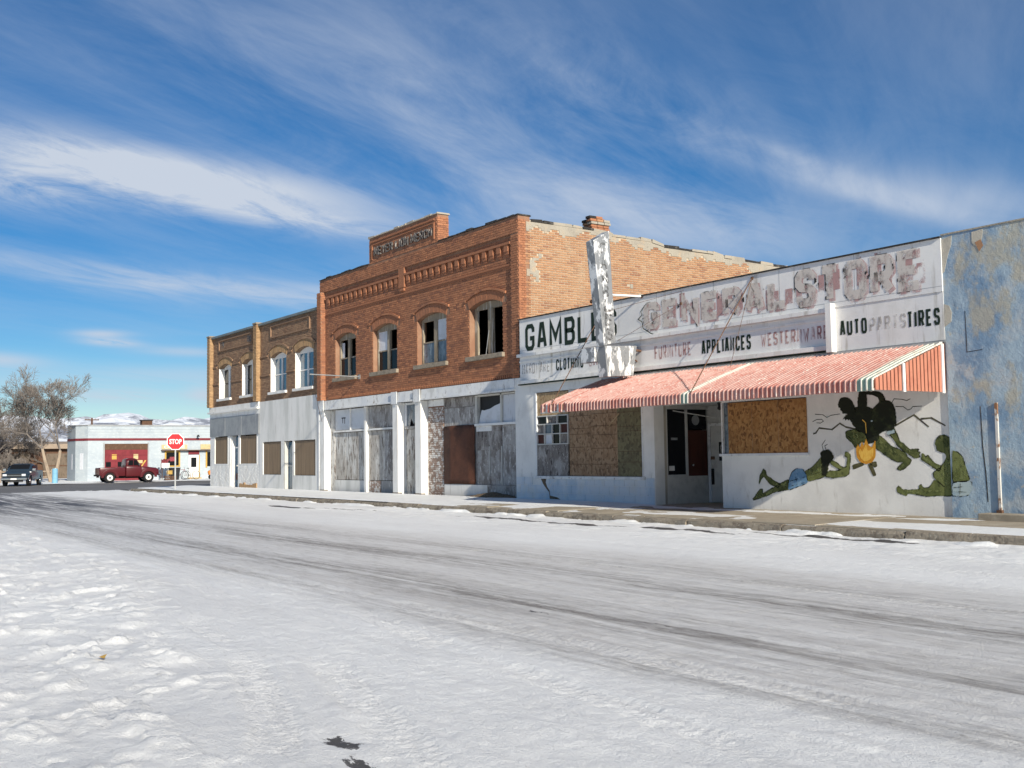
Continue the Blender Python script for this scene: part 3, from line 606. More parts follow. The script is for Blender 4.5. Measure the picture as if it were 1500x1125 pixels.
def sash(T,a,b,za,zs,rise,y,frame,panes,mull=.09,fw_=.07,rail=True,mid=None):
    """window: outer frame, centre mullion, arched head board, meeting rails, four panes"""
    f=MB(); A=arch(a+.012,b-.012,zs,rise-.012,10); f.prism(A+[(b-.012,zs-.06),(a+.012,zs-.06)],'y',y-.012,y+.05)
    f.box(a+.012,a+.012+fw_,y-.01,y+.06,za,zs-.06); f.box(b-.012-fw_,b-.012,y-.01,y+.06,za,zs-.06); f.box(a+.012+fw_,b-.012-fw_,y-.01,y+.06,za,za+.06)
    fr=f.build('window_frame',frame,T); c=(a+b)/2
    bx('mullion',frame,fr,c-mull/2,c+mull/2,y-.03,y+.05,za+.06,zs-.06)
    zm=mid or (za+zs)/2
    for s,(u,v) in enumerate(((a+.012+fw_,c-mull/2),(c+mull/2,b-.012-fw_))):
        if rail: bx('meeting_rail',frame,fr,u,v,y-.005,y+.045,zm-.022,zm+.022)
        for r,(zl,zh) in enumerate(((za+.06,zm-.022),(zm+.022,zs-.06))):
            p=panes[s*2+r]
            if p: bx('pane',p,fr,u,v,y+.012,y+.022,zl,zh)
    return fr
opsA=[(-51.28,-49.62,4.40,5.86,.19),(-48.22,-46.62,4.40,5.86,.19)]
A_=tan_building('corner_shop','tan brick corner shop with dark arched windows, sheet-metal band and painted white brick base',-52.40,-46.35,opsA,(-51.22,-46.88,6.68,7.22),4.03)
for o in opsA:
    fr=sash(A_,*o,.27,'white_clean',['glass_dark']*4,mull=.22,rail=False)
    bx('blind','osb_green',fr,o[1]-.26,o[1]-.085,.275,.281,o[2]+.1,o[3]-.1)
for nm,a,b in(('19',-51.05,-50.55),('08',-47.55,-47.02)):
    m=text_mesh(nm,'letter_stone',a,b,6.80,7.12,0.012,.03); place(m,'date_number',A_)
# corner and party pilasters
for a,b in((-52.46,-52.08),(-46.35,-45.96)):
    mb=MB(); mb.box(a,b,-.16,.36,4.03,7.46); p=mb.build('pilaster','mortar_tan',A_)
    mb=MB(); courses(mb,a,b,4.04,7.44,-.16,[]); courses(mb,-.16,.03,4.04,7.44,b,[],axis_='x'); mb.build('brick_courses','brick_buff',p,kind='stuff')
    bx('pilaster_cap','stone_sill',A_,a-.03,b+.03,-.20,.40,7.46,7.53,.01)
# lower front: cornice band, tin sheets, boarded openings
bx('cornice_band','white_clean',A_,-52.42,-45.98,-.06,.3,3.80,4.02); bx('cornice_lip','white_clean',A_,-52.46,-45.96,-.14,.3,3.72,3.798); bx('fascia','white_clean',A_,-52.42,-45.98,-.02,.3,3.50,3.718)
for i in range(6): bx('tin_sheet','galv',A_,-52.38+i*1.065,-52.38+(i+1)*1.065-.006,-.035-(i%2)*.006,.02,2.60,3.498)
lo=MB(); wall_open(lo,-52.40,-45.98,.12,2.598,.0,.3,[(-51.80,-49.92,1.25,2.598,0),(-49.66,-48.62,.20,2.598,0),(-48.42,-46.26,1.25,2.598,0)]); lw=lo.build('lower_wall','white_clean',A_)
mb=MB(); courses(mb,-52.40,-45.98,.14,1.22,.0,[(-49.66,-48.62,.0,2.6,0)],depth=.006,bl=.2,gap=.007); mb.build('brick_courses','white_clean',lw,kind='stuff')
for a,b in((-51.80,-49.92),(-48.42,-46.26)):
    planks(A_,'board','plank_brown',a+.05,b-.05,1.30,2.56,.03,.06,4); 
    fr=MB(); fr.box(a,b,-.01,.08,1.25,1.30); fr.box(a,a+.05,-.01,.08,1.30,2.59); fr.box(b-.05,b,-.01,.08,1.30,2.59); fr.build('window_surround','white_clean',A_)
dr=bx('door','glass_blue',A_,-49.52,-48.66,.24,.27,.22,2.56); 
fr=MB(); fr.box(-49.64,-49.52,.02,.30,.20,2.58); fr.box(-48.66,-48.62,.02,.30,.20,2.58); fr.box(-49.52,-48.66,.20,.29,2.02,2.08); fr.build('door_frame','white_clean',dr)
bx('kick_panel','red_brown_door',dr,-49.5,-48.68,.225,.242,.55,.85); bx('push_plate','chrome',dr,-49.4,-48.75,.21,.24,1.18,1.24)
for i in range(9): bx('bare_brick','brick_buff',A_,-48.36+i*.235,-48.36+i*.235+.215,-.045,.0,.20+.0,.20+random.uniform(.13,.26))
opsB=[(-44.80,-43.04,4.36,5.85,.19),(-42.14,-40.30,4.36,5.85,.19)]
B_=tan_building('stucco_shop','tan brick shop with blue-paned arched windows above a plain white stucco front',-45.96,-39.72,opsB,(-44.72,-40.58,6.69,7.24),4.0)
for o in opsB: sash(B_,*o,.22,'white_clean',['glass_blue']*4,mull=.10)
lo=MB(); wall_open(lo,-45.95,-39.74,.12,4.0,-.02,.3,[(-45.55,-43.52,.82,2.23,0),(-43.22,-42.32,.20,2.23,0),(-42.16,-40.04,.80,2.23,0)]); lo.build('stucco_wall','stucco_white',B_)
planks(B_,'board','plank_brown',-45.53,-43.54,.84,2.21,.02,.05,4); planks(B_,'board','plank_brown',-42.14,-40.06,.82,2.21,.02,.05,4)
dr=bx('door','glass_blue',B_,-43.12,-42.36,.16,.20,.22,2.18); fr=MB(); fr.box(-43.20,-43.12,-.02,.25,.2,2.2); fr.box(-42.36,-42.33,.0,.25,.2,2.2); fr.box(-43.12,-42.36,.11,.158,1.16,1.22); fr.build('door_frame','off_white',dr)
bx('corner_board','white_paint',B_,-39.74,-39.60,-.05,.3,.15,4.0)
# ---------------------------------------------------------------- red brick block
M_=thing('red_brick_block',(-32.8,0,.19),'abandoned two-storey red brick block with stepped name parapet, broken arched windows and peeling shopfront','building')
XL,XR=-39.58,-25.85
opsM=[(-38.34,-36.58,4.53,6.03,.18),(-35.20,-33.37,4.53,6.03,.18),(-31.96,-30.05,4.53,6.03,.18),(-28.66,-26.80,4.53,6.03,.18)]
F=.065
mb=MB(); wall_open(mb,XL,XR-.0,3.72,7.97,F,.42,opsM); wl=mb.build('wall','mortar_red',M_)
mb=MB(); courses(mb,-39.25,-26.26,3.84,7.30,F,opsM,vg=.29); mb.build('brick_courses','brick_red',wl,kind='stuff')
# parapet with stepped centre
mb=MB(); mb.box(XL-.04,XR,.0,.42,7.97,8.47); mb.box(-35.32,-30.46,.0,.42,8.471,9.40); pp=mb.build('parapet','mortar_red',M_)
mb=MB(); courses(mb,XL-.04,XR,7.98,8.46,.0,[]); courses(mb,-35.32,-30.46,8.475,9.39,.0,[(-35.06,-30.66,8.62,9.22,0)]); courses(mb,-35.05,-30.67,8.63,9.21,.0,[],depth=.002); courses(mb,.0,.42,8.475,9.39,-30.46,[],axis_='x'); mb.build('brick_courses','brick_red',pp,kind='stuff')
for i,(a,b,z,h) in enumerate(((-35.10,-30.62,9.22,.05),(-35.10,-30.62,9.12,.035))): bx('panel_moulding','brick_red',M_,a,b,-.05+.015*i,.0,z,z+h)
for a,b in((-35.10,-35.04),(-30.68,-30.62)): bx('panel_border','brick_red',M_,a,b,-.045,.0,8.60,9.118)
block_text('MEYER LION MERCH','letter_stone',-34.88,-30.76,8.70,9.0,-.016,.045,M_,'raised_letter',depth=.05)
rnd=lambda s:random.uniform(-s,s)
def rubble_cap(x0,x1,z,y0=-.05,y1=.46,step=.3,mat='tar'):
    x=x0
    while x<x1-.02:
        L=min(random.uniform(step*.6,step*1.5),x1-x); h=random.uniform(.03,.075)
        b=MB(); b.poly([(x,y0+rnd(.02),z),(x+L,y0+rnd(.02),z),(x+L,y1,z),(x,y1,z),(x+.02,y0+.02+rnd(.02),z+h+rnd(.015)),(x+L-.015,y0+.02+rnd(.02),z+h+rnd(.015)),(x+L-.015,y1-.02,z+h),(x+.02,y1-.02,z+h)],[(0,3,2,1),(4,5,6,7),(0,1,5,4),(1,2,6,5),(2,3,7,6),(3,0,4,7)]); b.build('coping_stone',mat,M_); x+=L
rubble_cap(XL-.06,-35.34,8.472,step=.5); rubble_cap(-30.44,XR+.03,8.472,step=.55); rubble_cap(-35.36,-30.42,9.402,step=.34,mat='parge')
# pilasters
for a,b,z0,yp in((-39.62,-39.26,3.72,-.13),(-26.25,XR+.002,3.70,.0)):
    mb=MB(); mb.box(a,b,yp,F+.005,z0,7.969); p=mb.build('pilaster','mortar_red',M_)
    mb=MB(); courses(mb,a,b,z0+.01,7.96,yp,[]); 
    courses(mb,yp,F,z0+.01,7.96,b,[],axis_='x',bl=.18) if a<-30 else mb.box(b-.002,b+.006,.002,F,z0,7.96); mb.build('brick_courses','brick_red',p,kind='stuff')
# corbel table, slot above it and string courses
def corbels(x0,x1,n,z0=7.33,z1=7.69):
    st=(x1-x0)/n; mb=MB(); mb.prism([(-.085,z1),(-.085,z0+.16),(-.06,z0+.15),(-.06,z0+.075),(-.03,z0+.07),(-.03,z0),(.02,z0),(.02,z1)],'x',-st*.25,st*.25); me=mb.mesh('corbel','brick_red')
    for i in range(n): place(me,'corbel',M_,loc=(x0+st*(i+.5),F,0))
corbels(-39.06,-33.12,15); corbels(-32.68,-26.28,16)
bx('cornice_shelf','brick_red',M_,-39.08,-33.10,-.035,F,7.691,7.76); bx('cornice_shelf','brick_red',M_,-32.70,-26.26,-.035,F,7.691,7.76)
bx('centre_bracket','brick_red',M_,-33.10,-32.70,-.03,F,7.30,7.97); bx('centre_bracket','brick_red',M_,-33.04,-32.76,-.015,F,7.18,7.299)
mb=MB(); courses(mb,-39.08,-33.10,7.765,7.97,F,[],depth=.006); courses(mb,-32.70,-26.26,7.765,7.97,F,[],depth=.006); courses(mb,-39.08,-26.26,7.30,7.70,F,[],depth=.004); mb.build('frieze_courses','brick_red',M_,kind='stuff')
bx('string_course','brick_red',M_,-39.08,-26.26,F-.06,F,7.06,7.11); bx('string_course','brick_red',M_,-39.08,-26.26,F-.035,F,7.00,7.058)
x=-38.9; me=MB().box(-.034,.034,F-.04,F+.01,3.735,3.83).mesh('dentil','brick_red')
while x<-26.35: place(me,'dentil',M_,loc=(x,0,0)); x+=.112
for (a,b,za,zs,rise) in opsM:
    voussoirs(M_,a,b,zs,rise,F,'brick_red',.275); hood(M_,a,b,zs,rise,F,'brick_red',.29,.35,.06)
    bx('sill','stone_sill',M_,a-.12,b+.10,-.05,.40,za-.14,za-.002,.012)
# broken timber windows
def mwin(k,panes,frame='old_wood',mull=.2): return sash(M_,*opsM[k],.24,frame,panes,mull=mull,fw_=.10,mid=5.27)
f1=mwin(0,['glass_dark',None,'glass_dark',None]); bx('torn_curtain','pane_white',f1,-38.22,-38.02,.30,.31,5.3,5.88)
f2=mwin(1,['glass_dark','pane_white','glass_dark',None]); f3=mwin(2,['glass_dusty',None,'glass_dusty','pane_white'])
f4=sash(M_,*opsM[3],.26,'old_wood',[None]*4,mull=.26,fw_=.16,rail=False)
mb=MB(); mb.prism([(-27.55,5.3),(-27.42,5.36),(-26.9,4.75),(-26.95,4.55)],'y',.62,.66); mb.build('fallen_board','osb_pale',f4)
MB().tube((-27.95,.2,4.55),(-27.80,.22,5.3),.012).build('hanging_rod','steel_grey',f4)
shell(M_,XL,XR-.36,YB,7.9,right=False); floor_slab(M_,XL,XR-.1,3.45)
# flank wall of bare brick with patched render
def roofline(y): return 8.47-.006*y-.11*sstep(np.float64(y),3.4,3.7)-.12*sstep(np.float64(y),5.3,5.8)-.08*sstep(np.float64(y),8.0,8.5)-.02*max(0,y-8.5)
mb=MB(); ysn=np.linspace(.42,13.3,60); prof=[(.421,3.0)]+[(float(y),float(roofline(y))-.10+.02*float(perlin(np.array([y*3.1]),np.array([.3]),5)[0])) for y in ysn]+[(13.3,3.0)]
mb.prism(prof,'x',XR-.36,XR); sd=mb.build('flank_wall','mortar_side',M_)
def ptop(y,z):   # ragged lower edge of the render along the wall head, and scattered patches
    d=roofline(y)-z; e=.34+.34*float(perlin(np.array([y*.85]),np.array([2.2]),11)[0])+.3*float(perlin(np.array([y*2.6]),np.array([7.2]),12)[0])+.25*math.exp(-((y-.3)/.5)**2)
    s=float(fbm(np.array([y*1.15]),np.array([z*1.3]),3,77)[0])
    return d<e or s>.45 or y<.28+.06*math.sin(z*3.)
mb=MB(); courses(mb,.02,13.2,3.1,8.5,XR,[],axis_='x',top=lambda y:roofline(y)-.12,patch=ptop,gap=.019,bl=.204); mb.build('brick_courses','brick_side',sd,kind='stuff')
mb=MB(); courses(mb,.0,.26,3.72,8.40,XR,[],axis_='x',bl=.12); mb.build('quoin_courses','brick_red',sd,kind='stuff')
# render: lumpy skin standing as proud as the bricks where they are missing
mb=MB(); zz_=np.arange(4.6,8.5,.07); yy_=np.arange(.28,13.2,.11)
for y in yy_:
    for z in zz_:
        if z+.07<roofline(y)-.10 and ptop(y+.055,z+.035):
            d=.016+.006*float(perlin(np.array([y*5]),np.array([z*5]),4)[0]); o=len(mb.v)
            mb.v+=[(XR+d,y,z),(XR+d,y+.11,z),(XR+d,y+.11,z+.07),(XR+d,y,z+.07)]; mb.f.append((o,o+1,o+2,o+3))
mb.build('render_skin','parge',sd,kind='stuff')
y=.45
while y<13.1:
    L=random.uniform(.25,.8); z=roofline(y+L/2)-.10; h=random.uniform(.02,.07); z2=roofline(y+L)-.10
    b=MB(); b.prism([(y,z-.04),(y+L,z2-.04),(y+L-.03,z2+h+rnd(.02)),(y+.02,z+h+rnd(.02))],'x',XR-.4,XR+.03+rnd(.02)); b.build('coping_stone','tar' if random.random()<.45 else 'parge',M_); y+=L
# ruined chimney stub
ch=thing('chimney_stub',(-26.1,3.1,8.4),'crumbling brick chimney stub topping the flank wall of the red block','chimney')
for k in range(5):
    for j in range(3):
        for i2 in range(2):
            if k==4 and (j,i2) in((0,0),(2,1)): continue
            s=1+.10*(k>1); b=MB().box(-26.32+i2*.21*s,-26.32+i2*.21*s+.2*s,2.82+j*.24*s-.03*k,2.82+j*.24*s+.22*s-.03*k,8.36+k*.085,8.36+k*.085+.078); b.build('brick',random.choice(['brick_side','brick_red','parge','tar']) if k>1 else 'brick_red',ch,.01,rz=0)
# shopfront
bx('lintel_band','white_paint',M_,-39.52,-26.12,-.03,.42,3.36,3.70); bx('lintel_lip','white_paint',M_,-39.52,-26.12,-.07,.0-.031,3.345,3.40)
R0=.23
for a,b in((-39.56,-39.17),(-33.58,-33.20),(-32.00,-31.60)):
    p=bx('pillar','white_clean',M_,a,b,-.04,.40,.16,3.342,.012); bx('pillar_head','white_paint',p,a-.02,b+.02,-.09,.0-.072,3.30,3.72); bx('pillar_foot','gravel_dirt',p,a-.012,b+.012,-.055,.1,.14,.26)
bx('backing_wall','interior',M_,-39.17,-26.12,.36,.44,.15,3.345)
def pan(mat,a,b,z0,z1,d=.0,n='shop_panel'): return bx(n,mat,M_,a,b,R0+d,R0+.10,z0,z1)
planks(M_,'shop_board','peel_board',-38.78,-36.14,.66,2.44,R0+.02,R0+.1,3); pan('stucco_white',-38.78,-36.14,.20,.64,.0,'stall_riser'); pan('peel_board',-39.16,-38.80,.20,3.34,.0,'jamb')
t=pan('pane_white',-38.75,-37.47,2.55,3.32,.01,'transom_pane'); pan('pane_white',-37.37,-36.14,2.55,3.32,.01,'transom_pane'); bx('transom_bar','white_clean',M_,-38.78,-33.6,R0-.05,R0+.08,2.46,2.53); bx('transom_post','white_clean',M_,-37.46,-37.38,R0-.02,R0+.08,2.53,3.33)
mk=MB(); 
for (a,b,c,d) in((-38.2,-37.85,2.98,3.02),(-38.12,-38.08,2.80,2.98),(-37.95,-37.91,2.78,2.98)): mk.box(a,b,R0+.005,R0+.009,c,d)
mk.build('spray_mark','ornament_black',t)
bx('shop_post','white_clean',M_,-36.11,-35.95,R0-.10,R0+.1,.18,3.34)
pan('peel_grey',-35.93,-34.08,2.55,3.33,.0); pan('peel_dark',-34.06,-33.60,2.55,3.33,.02); pan('peel_board',-35.93,-34.7,.66,2.44,.02); pan('peel_grey',-34.68,-34.08,.66,2.44,.01); pan('peel_dark',-34.06,-33.60,.20,2.44,.03); pan('peel_brick',-35.93,-35.0,.20,.64,.0,'stall_riser'); pan('peel_grey',-34.98,-34.08,.20,.64,.01,'stall_riser')
# narrow stair door between the pillars
planks(M_,'door_board','peel_board',-33.19,-32.02,.20,2.42,R0+.06,R0+.12,3); bx('transom_bar','peel_board',M_,-33.19,-32.02,R0,R0+.12,2.43,2.52)
fr=MB(); fr.box(-33.19,-33.06,R0,R0+.1,2.53,3.33); fr.box(-32.10,-32.01,R0,R0+.1,2.53,3.33); fr.box(-33.06,-32.10,R0,R0+.1,3.26,3.33); wf=fr.build('transom_frame','white_paint',M_)
mb=MB(); mb.prism([(-33.05,2.53),(-32.88,2.53),(-32.78,2.78),(-32.62,2.60),(-32.5,2.66),(-32.4,2.53),(-32.11,2.55),(-32.11,3.25),(-33.05,3.25)],'y',R0+.03,R0+.04); mb.build('broken_pane','glass_dusty',wf)
# right bay
mb=MB(); courses(mb,-31.58,-30.58,.20,3.10,R0+.02,[],depth=.02); mb.build('brick_courses','peel_brick',M_,kind='stuff'); bx('brick_pier','mortar_red',M_,-31.59,-30.57,R0+.02,R0+.12,.16,3.12); pan('white_paint',-31.59,-30.57,3.125,3.34,.0)
pan('peel_grey',-30.55,-28.62,2.44,3.02,.02); pan('peel_dark',-30.55,-28.62,3.03,3.34,.0); pan('peel_grey',-30.55,-28.64,.17,2.43,.04)
mb=MB(); n=12
V=[];Fc=[]
for i in range(n+1):
    for j in range(5): 
        z=.58+(2.43-.58)*i/n; xx=-30.54+1.86*j/4; V.append((xx,R0-.02-.025*math.exp(-((z-1.62)/.05)**2)*math.sin(j/4*math.pi)-.012*math.sin(i*1.3+j),z+.02*math.sin(j*.8)))
for i in range(n):
    for j in range(4): Fc.append((i*5+j,i*5+j+1,(i+1)*5+j+1,(i+1)*5+j))
mb.poly(V,Fc); o=mb.build('rusty_sheet','rust_sheet',M_,smooth=True); s_=o.modifiers.new('solid','SOLIDIFY'); s_.thickness=.006
fr=MB(); fr.box(-28.62,-28.50,R0-.03,R0+.1,2.46,3.34); fr.box(-27.21,-27.14,R0-.03,R0+.1,2.46,3.34); fr.box(-28.50,-26.13,R0-.03,R0+.1,3.29,3.34); wf=fr.build('transom_frame','off_white',M_); bx('transom_bar','white_clean',M_,-28.62,-26.13,R0-.06,R0+.1,2.385,2.455)
mb=MB(); mb.prism([(-28.5,2.46),(-27.22,2.46),(-27.22,3.13),(-27.33,3.03),(-27.60,2.98),(-27.85,2.90),(-28.2,2.86),(-28.32,2.88),(-28.40,2.72)],'y',R0+.03,R0+.04); mb.build('broken_pane','pane_white',wf)
MB().box(-28.49,-27.22,R0+.085,R0+.095,2.47,3.285).build('void_shade_sheet','ornament_black',wf)  # black sheet painted in for the darkness of the unlit room
pan('pane_sooty',-27.13,-26.14,2.46,3.28,.03,'transom_pane')
pan('white_paint',-28.6,-27.75,2.22,2.38,.0); pan('peel_dark',-27.74,-27.2,2.22,2.38,.01); pan('peel_dark',-28.6,-27.2,1.64,2.215,.02); pan('peel_grey',-28.6,-27.9,.58,1.635,.03); pan('peel_grey',-27.89,-27.2,.58,1.635,.035); planks(M_,'shop_board','peel_grey',-27.18,-26.13,.58,2.38,R0+.02,R0+.1,3)
bx('batten','off_white',M_,-27.90,-27.87,R0,R0+.03,.9,1.75); bx('batten','off_white',M_,-27.215,-27.185,R0-.01,R0+.03,.6,1.75); pan('stucco_white',-30.55,-28.0,.16,.575,-.01,'stall_riser'); pan('peel_grey',-27.99,-26.13,.16,.575,-.012,'stall_riser')
# dirt drifted against the foot of the shopfront
grid(axis([(-31.5,-26.3,.06)]),axis([(-.75,.25,.06)]),lambda X,Y:.12+.16*np.exp(-((X+27.6)/1.1)**2)*sstep(Y,-.75,.1)+.08*sstep(Y,-.3,.2)+.03*fbm(X*4,Y*4,4,120),'dirt_drift','gravel_dirt','stuff',label='brown dirt and rubble drifted against the foot of the peeling shopfront',cat='dirt')
# wall pipe bracket
pb=thing('wall_pipe',(-36.3,.0,4.45),'thin grey pipe jutting from the red brick wall below its arched windows','pipe')
MB().tube((-36.3,.05,4.45),(-36.35,-1.9,4.49),.022).build('pipe','steel_grey',pb); MB().box(-36.38,-36.22,.03,.06,4.37,4.53).build('flange','steel_grey',pb)
MB().tube((-36.35,-1.86,4.49),(-39.4,-.03,2.9),.008,n=5).build('stay_wire','rust_rod',pb)
# ---------------------------------------------------------------- white general store
G_=thing('general_store',(-19,0,.19),'single-storey white general store with faded painted signboards, boarded windows and campfire mural','building')
SX0,SX1=-26.12,-12.04
mb=MB(); wall_open(mb,SX0,SX1,.12,5.36,.0,.32,[(-25.12,-20.55,.88,3.22,0),(-20.14,-17.86,.12,2.62,0),(-17.84,-15.38,1.42,2.58,0)]); mb.build('wall','store_wall',G_)
shell(G_,SX0,SX1,YB,5.3,roofz=4.6,yf=.33)
bx('parapet_flashing','tar',G_,SX0+.3,SX1,-.10,.34,5.361,5.39)
# block courses below the left window, their bluish shade painted in (joints only just show)
for r in range(3):
    x=-26.09+(r%2)*.2
    while x<-20.2:
        L=min(.40,-20.16-x); bx('block','store_wall_blue',G_,x+.004,x+L-.004,-.012-random.uniform(0,.003),-.001,.19+r*.22+.004,.19+(r+1)*.22-.004) if not(r==2 and x>-25.4 and x<-24.9) else None; x+=.40
cr=MB(); cr.prism([(-24.92,.86),(-24.62,.85),(-24.66,.70),(-24.60,.58),(-24.48,.47),(-24.46,.34),(-24.15,.30),(-23.98,.24),(-24.48,.25),(-24.50,.43),(-24.66,.55),(-24.78,.66)],'y',-.019,-.014); cr.build('broken_plaster','gravel_dirt',G_)
# left display window
bx('window_sill','white_paint',G_,-25.18,-20.48,-.05,.30,.80,.878,.006); bx('window_jamb','white_paint',G_,-25.12,-25.06,-.015,.2,.88,3.22); bx('window_jamb','white_paint',G_,-20.60,-20.55,-.01,.2,.88,3.22)
bx('board','osb_pale',G_,-25.06,-23.62,.02,.04,2.56,3.20); bx('board','osb_brown',G_,-23.585,-22.655,.02,.04,.885,2.70); bx('board','osb_brown',G_,-22.65,-21.565,.024,.044,.885,2.70); bx('board','osb_green',G_,-21.56,-20.605,.018,.04,.885,2.70); bx('board','off_white',G_,-23.61,-20.61,.03,.05,2.705,3.21)
for z in(1.22,1.58,1.95,2.22,2.52):
    for a,b in((-23.57,-22.67),(-22.63,-21.58),(-21.55,-20.62)): MB().box(a,b,.0125,.0175,(zq:=z+rnd(.09)),zq+.010).build('board_joint','brown_wood',G_)
bx('peeling_board','peel_dark',G_,-25.05,-23.63,.0,.04,.885,1.74)
MB().prism([(-21.95,2.15),(-21.90,2.15),(-21.45,2.48),(-21.50,2.50)],'y',.008,.0125).build('splinter','osb_pale',G_)
wf=MB(); 
for z in(1.745,2.03,2.30,2.53): wf.box(-25.06,-23.62,.0,.07,z,z+.03)
wf=wf.build('pane_grille','off_white',G_)
rows=((1.775,2.03,4,0),(2.06,2.30,4,.08),(2.33,2.53,3,.0))
for (z0,z1,n,of) in rows:
    for i in range(n):
        a=-25.06+1.44*i/n; b=-25.06+1.44*(i+1)/n; bx('grille_bar','off_white',wf,b-.03,b-.002,.0,.07,z0+.001,z1-.001); MB().box(a+.002,b-.032,.04,.05,z0+.002,z1-.002).build('small_pane',random.choice(['glass_dark','glass_dusty','red_brown_door','glass_dark','peel_dark','pane_sooty']),wf)
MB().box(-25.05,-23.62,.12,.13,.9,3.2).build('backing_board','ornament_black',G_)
# recessed entrance
bx('porch_side','beige',G_,-20.40,-20.141,.322,.40,.12,2.62); bx('porch_side','off_white',G_,-20.40,-20.141,.401,1.85,.12,.88); bx('porch_side','off_white',G_,-20.40,-20.141,.401,1.85,2.55,2.64)
sw_=bx('porch_window','glass_dark',G_,-20.22,-20.20,.42,1.10,.90,2.54); fr=MB(); fr.box(-20.24,-20.135,.401,.43,.881,2.549); fr.box(-20.24,-20.135,1.08,1.115,.881,2.549); fr.box(-20.24,-20.13,.43,1.08,.881,.92); fr.build('window_frame','off_white',sw_)
bx('card','white_clean',sw_,-20.198,-20.194,.52,.70,1.02,1.14); bx('card','galv',sw_,-20.198,-20.194,.60,.82,1.78,1.84)
bd=bx('brown_door','red_brown_door',G_,-20.19,-20.145,1.12,1.78,.20,2.02); MB().tube((-20.145,1.24,1.15),(-20.09,1.24,1.15),.03).build('door_knob','chrome',bd)
ft=bx('fanlight','glass_dark',G_,-20.20,-20.17,1.12,1.78,2.05,2.55); MB().ring((-20.167,1.42,2.28),'x',.0,.13,.004,16).build('sticker','galv',ft)
bx('porch_back','off_white',G_,-20.40,-17.60,1.851,1.98,.12,2.64); bx('porch_ceiling','off_white',G_,-20.40,-17.60,.321,1.98,2.641,2.72); bx('porch_side','off_white',G_,-17.859,-17.6,.321,1.85,.12,2.64); bx('porch_floor','concrete',G_,-20.14,-17.86,.045,1.85,.10,.20)
wd_=bx('white_door','off_white',G_,-20.02,-19.10,1.80,1.845,.22,2.12); fr=MB(); fr.box(-20.12,-20.03,1.78,1.85,.2,2.2); fr.box(-20.03,-19.0,1.78,1.85,2.125,2.2); fr.box(-19.09,-19.0,1.78,1.85,.2,2.12); fr.build('door_frame','white_paint',wd_)
po=MB().box(-19.74,-19.54,1.793,1.799,1.25,1.72).build('poster','ornament_black',wd_); text_obj=text_mesh('&','faded_face',-19.71,-19.57,1.32,1.66,1.790,.02); place(text_obj,'poster_mark',po)
MB().box(-19.98,-19.93,1.74,1.80,.65,1.05).build('door_pull','ornament_black',wd_); MB().box(-20.0,-19.9,1.76,1.80,1.28,1.36).build('lock','rust_rod',wd_)
lm_=MB().tube((-18.6,.7,2.64),(-18.6,.7,2.55),.05,.03); lm_.tube((-18.6,.7,2.55),(-18.55,.66,2.50),.03,.06); lm_.build('porch_lamp','ornament_black',G_)
MB().tube((-20.0,.5,2.5),(-19.3,1.3,2.3),.012,n=6).build('slack_cable','off_white',G_)
# right display window
bx('window_sill','white_paint',G_,-17.90,-15.34,-.05,.30,1.36,1.419,.006); bx('side_pane','glass_dusty',G_,-17.82,-17.63,.05,.06,1.425,2.575); bx('window_jamb','white_paint',G_,-17.84,-17.815,-.01,.1,1.42,2.58); bx('board','osb_orange',G_,-17.62,-15.37,-.022,.0-.004,1.415,2.56)
for x in(-16.9,-16.15): MB().box(x,x+.008,-.0245,-.0225,1.42,2.55).build('board_joint','osb_brown',G_)
# signboards
bx('signboard','sign_white',G_,-25.76,SX1,-.062,-.001,4.36,5.36); bx('sign_shelf','sign_white',G_,-25.80,-14.66,-.16,-.001,4.27,4.358,.005)
sb=bx('lower_signboard','sign_white',G_,-25.78,-14.66,-.05,-.001,3.60,4.268); bx('signboard','sign_white',G_,-14.50,SX1,-.045,-.001,3.46,4.358); bx('sign_trim','white_clean',G_,-25.82,-14.66,-.13,-.001,3.50,3.598,.005); bx('sign_trim','black_green_paint',G_,-25.82,-14.66,-.10,-.001,3.468,3.499)
bx('sign_trim','white_clean',G_,-25.78,-14.66,-.075,-.051,4.12,4.16)
bx('sign_post','white_clean',G_,-14.655,-14.505,-.20,-.001,3.44,4.44,.006); bx('sign_trim','galv',G_,-14.5,SX1,-.052,-.001,3.42,3.455)
for s in range(1,7): bx('sheet_joint','galv',G_,-25.76+s*1.96,-25.76+s*1.96+.008,-.0645,-.0622,4.362,5.355)
bx('sheet_joint','galv',G_,-25.74,SX1,-.0645,-.0622,4.46,4.466)
def paint(txt,mat,x0,x1,z0,z1,y,t): return block_text(txt,mat,x0,x1,z0,z1,y,t,G_)
paint('GAMBLES','black_green_paint',-25.47,-21.40,4.43,5.19,-.067,.125)
paint('HARDWARE','faded_grey',-25.66,-24.33,3.77,4.07,-.055,.04); paint('CLOTHING','black_green_paint',-24.03,-22.82,3.77,4.08,-.055,.047); paint('SHOES','faded_red',-22.6,-21.6,3.77,4.06,-.055,.05)
paint('FURNITURE','faded_red',-20.0,-18.72,3.74,4.07,-.055,.045); paint('APPLIANCES','black_green_paint',-18.37,-16.83,3.72,4.05,-.055,.05); paint('WESTERNWARE','faded_red',-16.54,-14.70,3.74,4.03,-.055,.045)
paint('AUTO','black_green_paint',-14.41,-13.75,3.76,4.07,-.050,.05); paint('PARTS','faded_grey',-13.69,-12.85,3.77,4.05,-.050,.045); paint('TIRES','black_green_paint',-12.83,-12.12,3.75,4.07,-.050,.05)
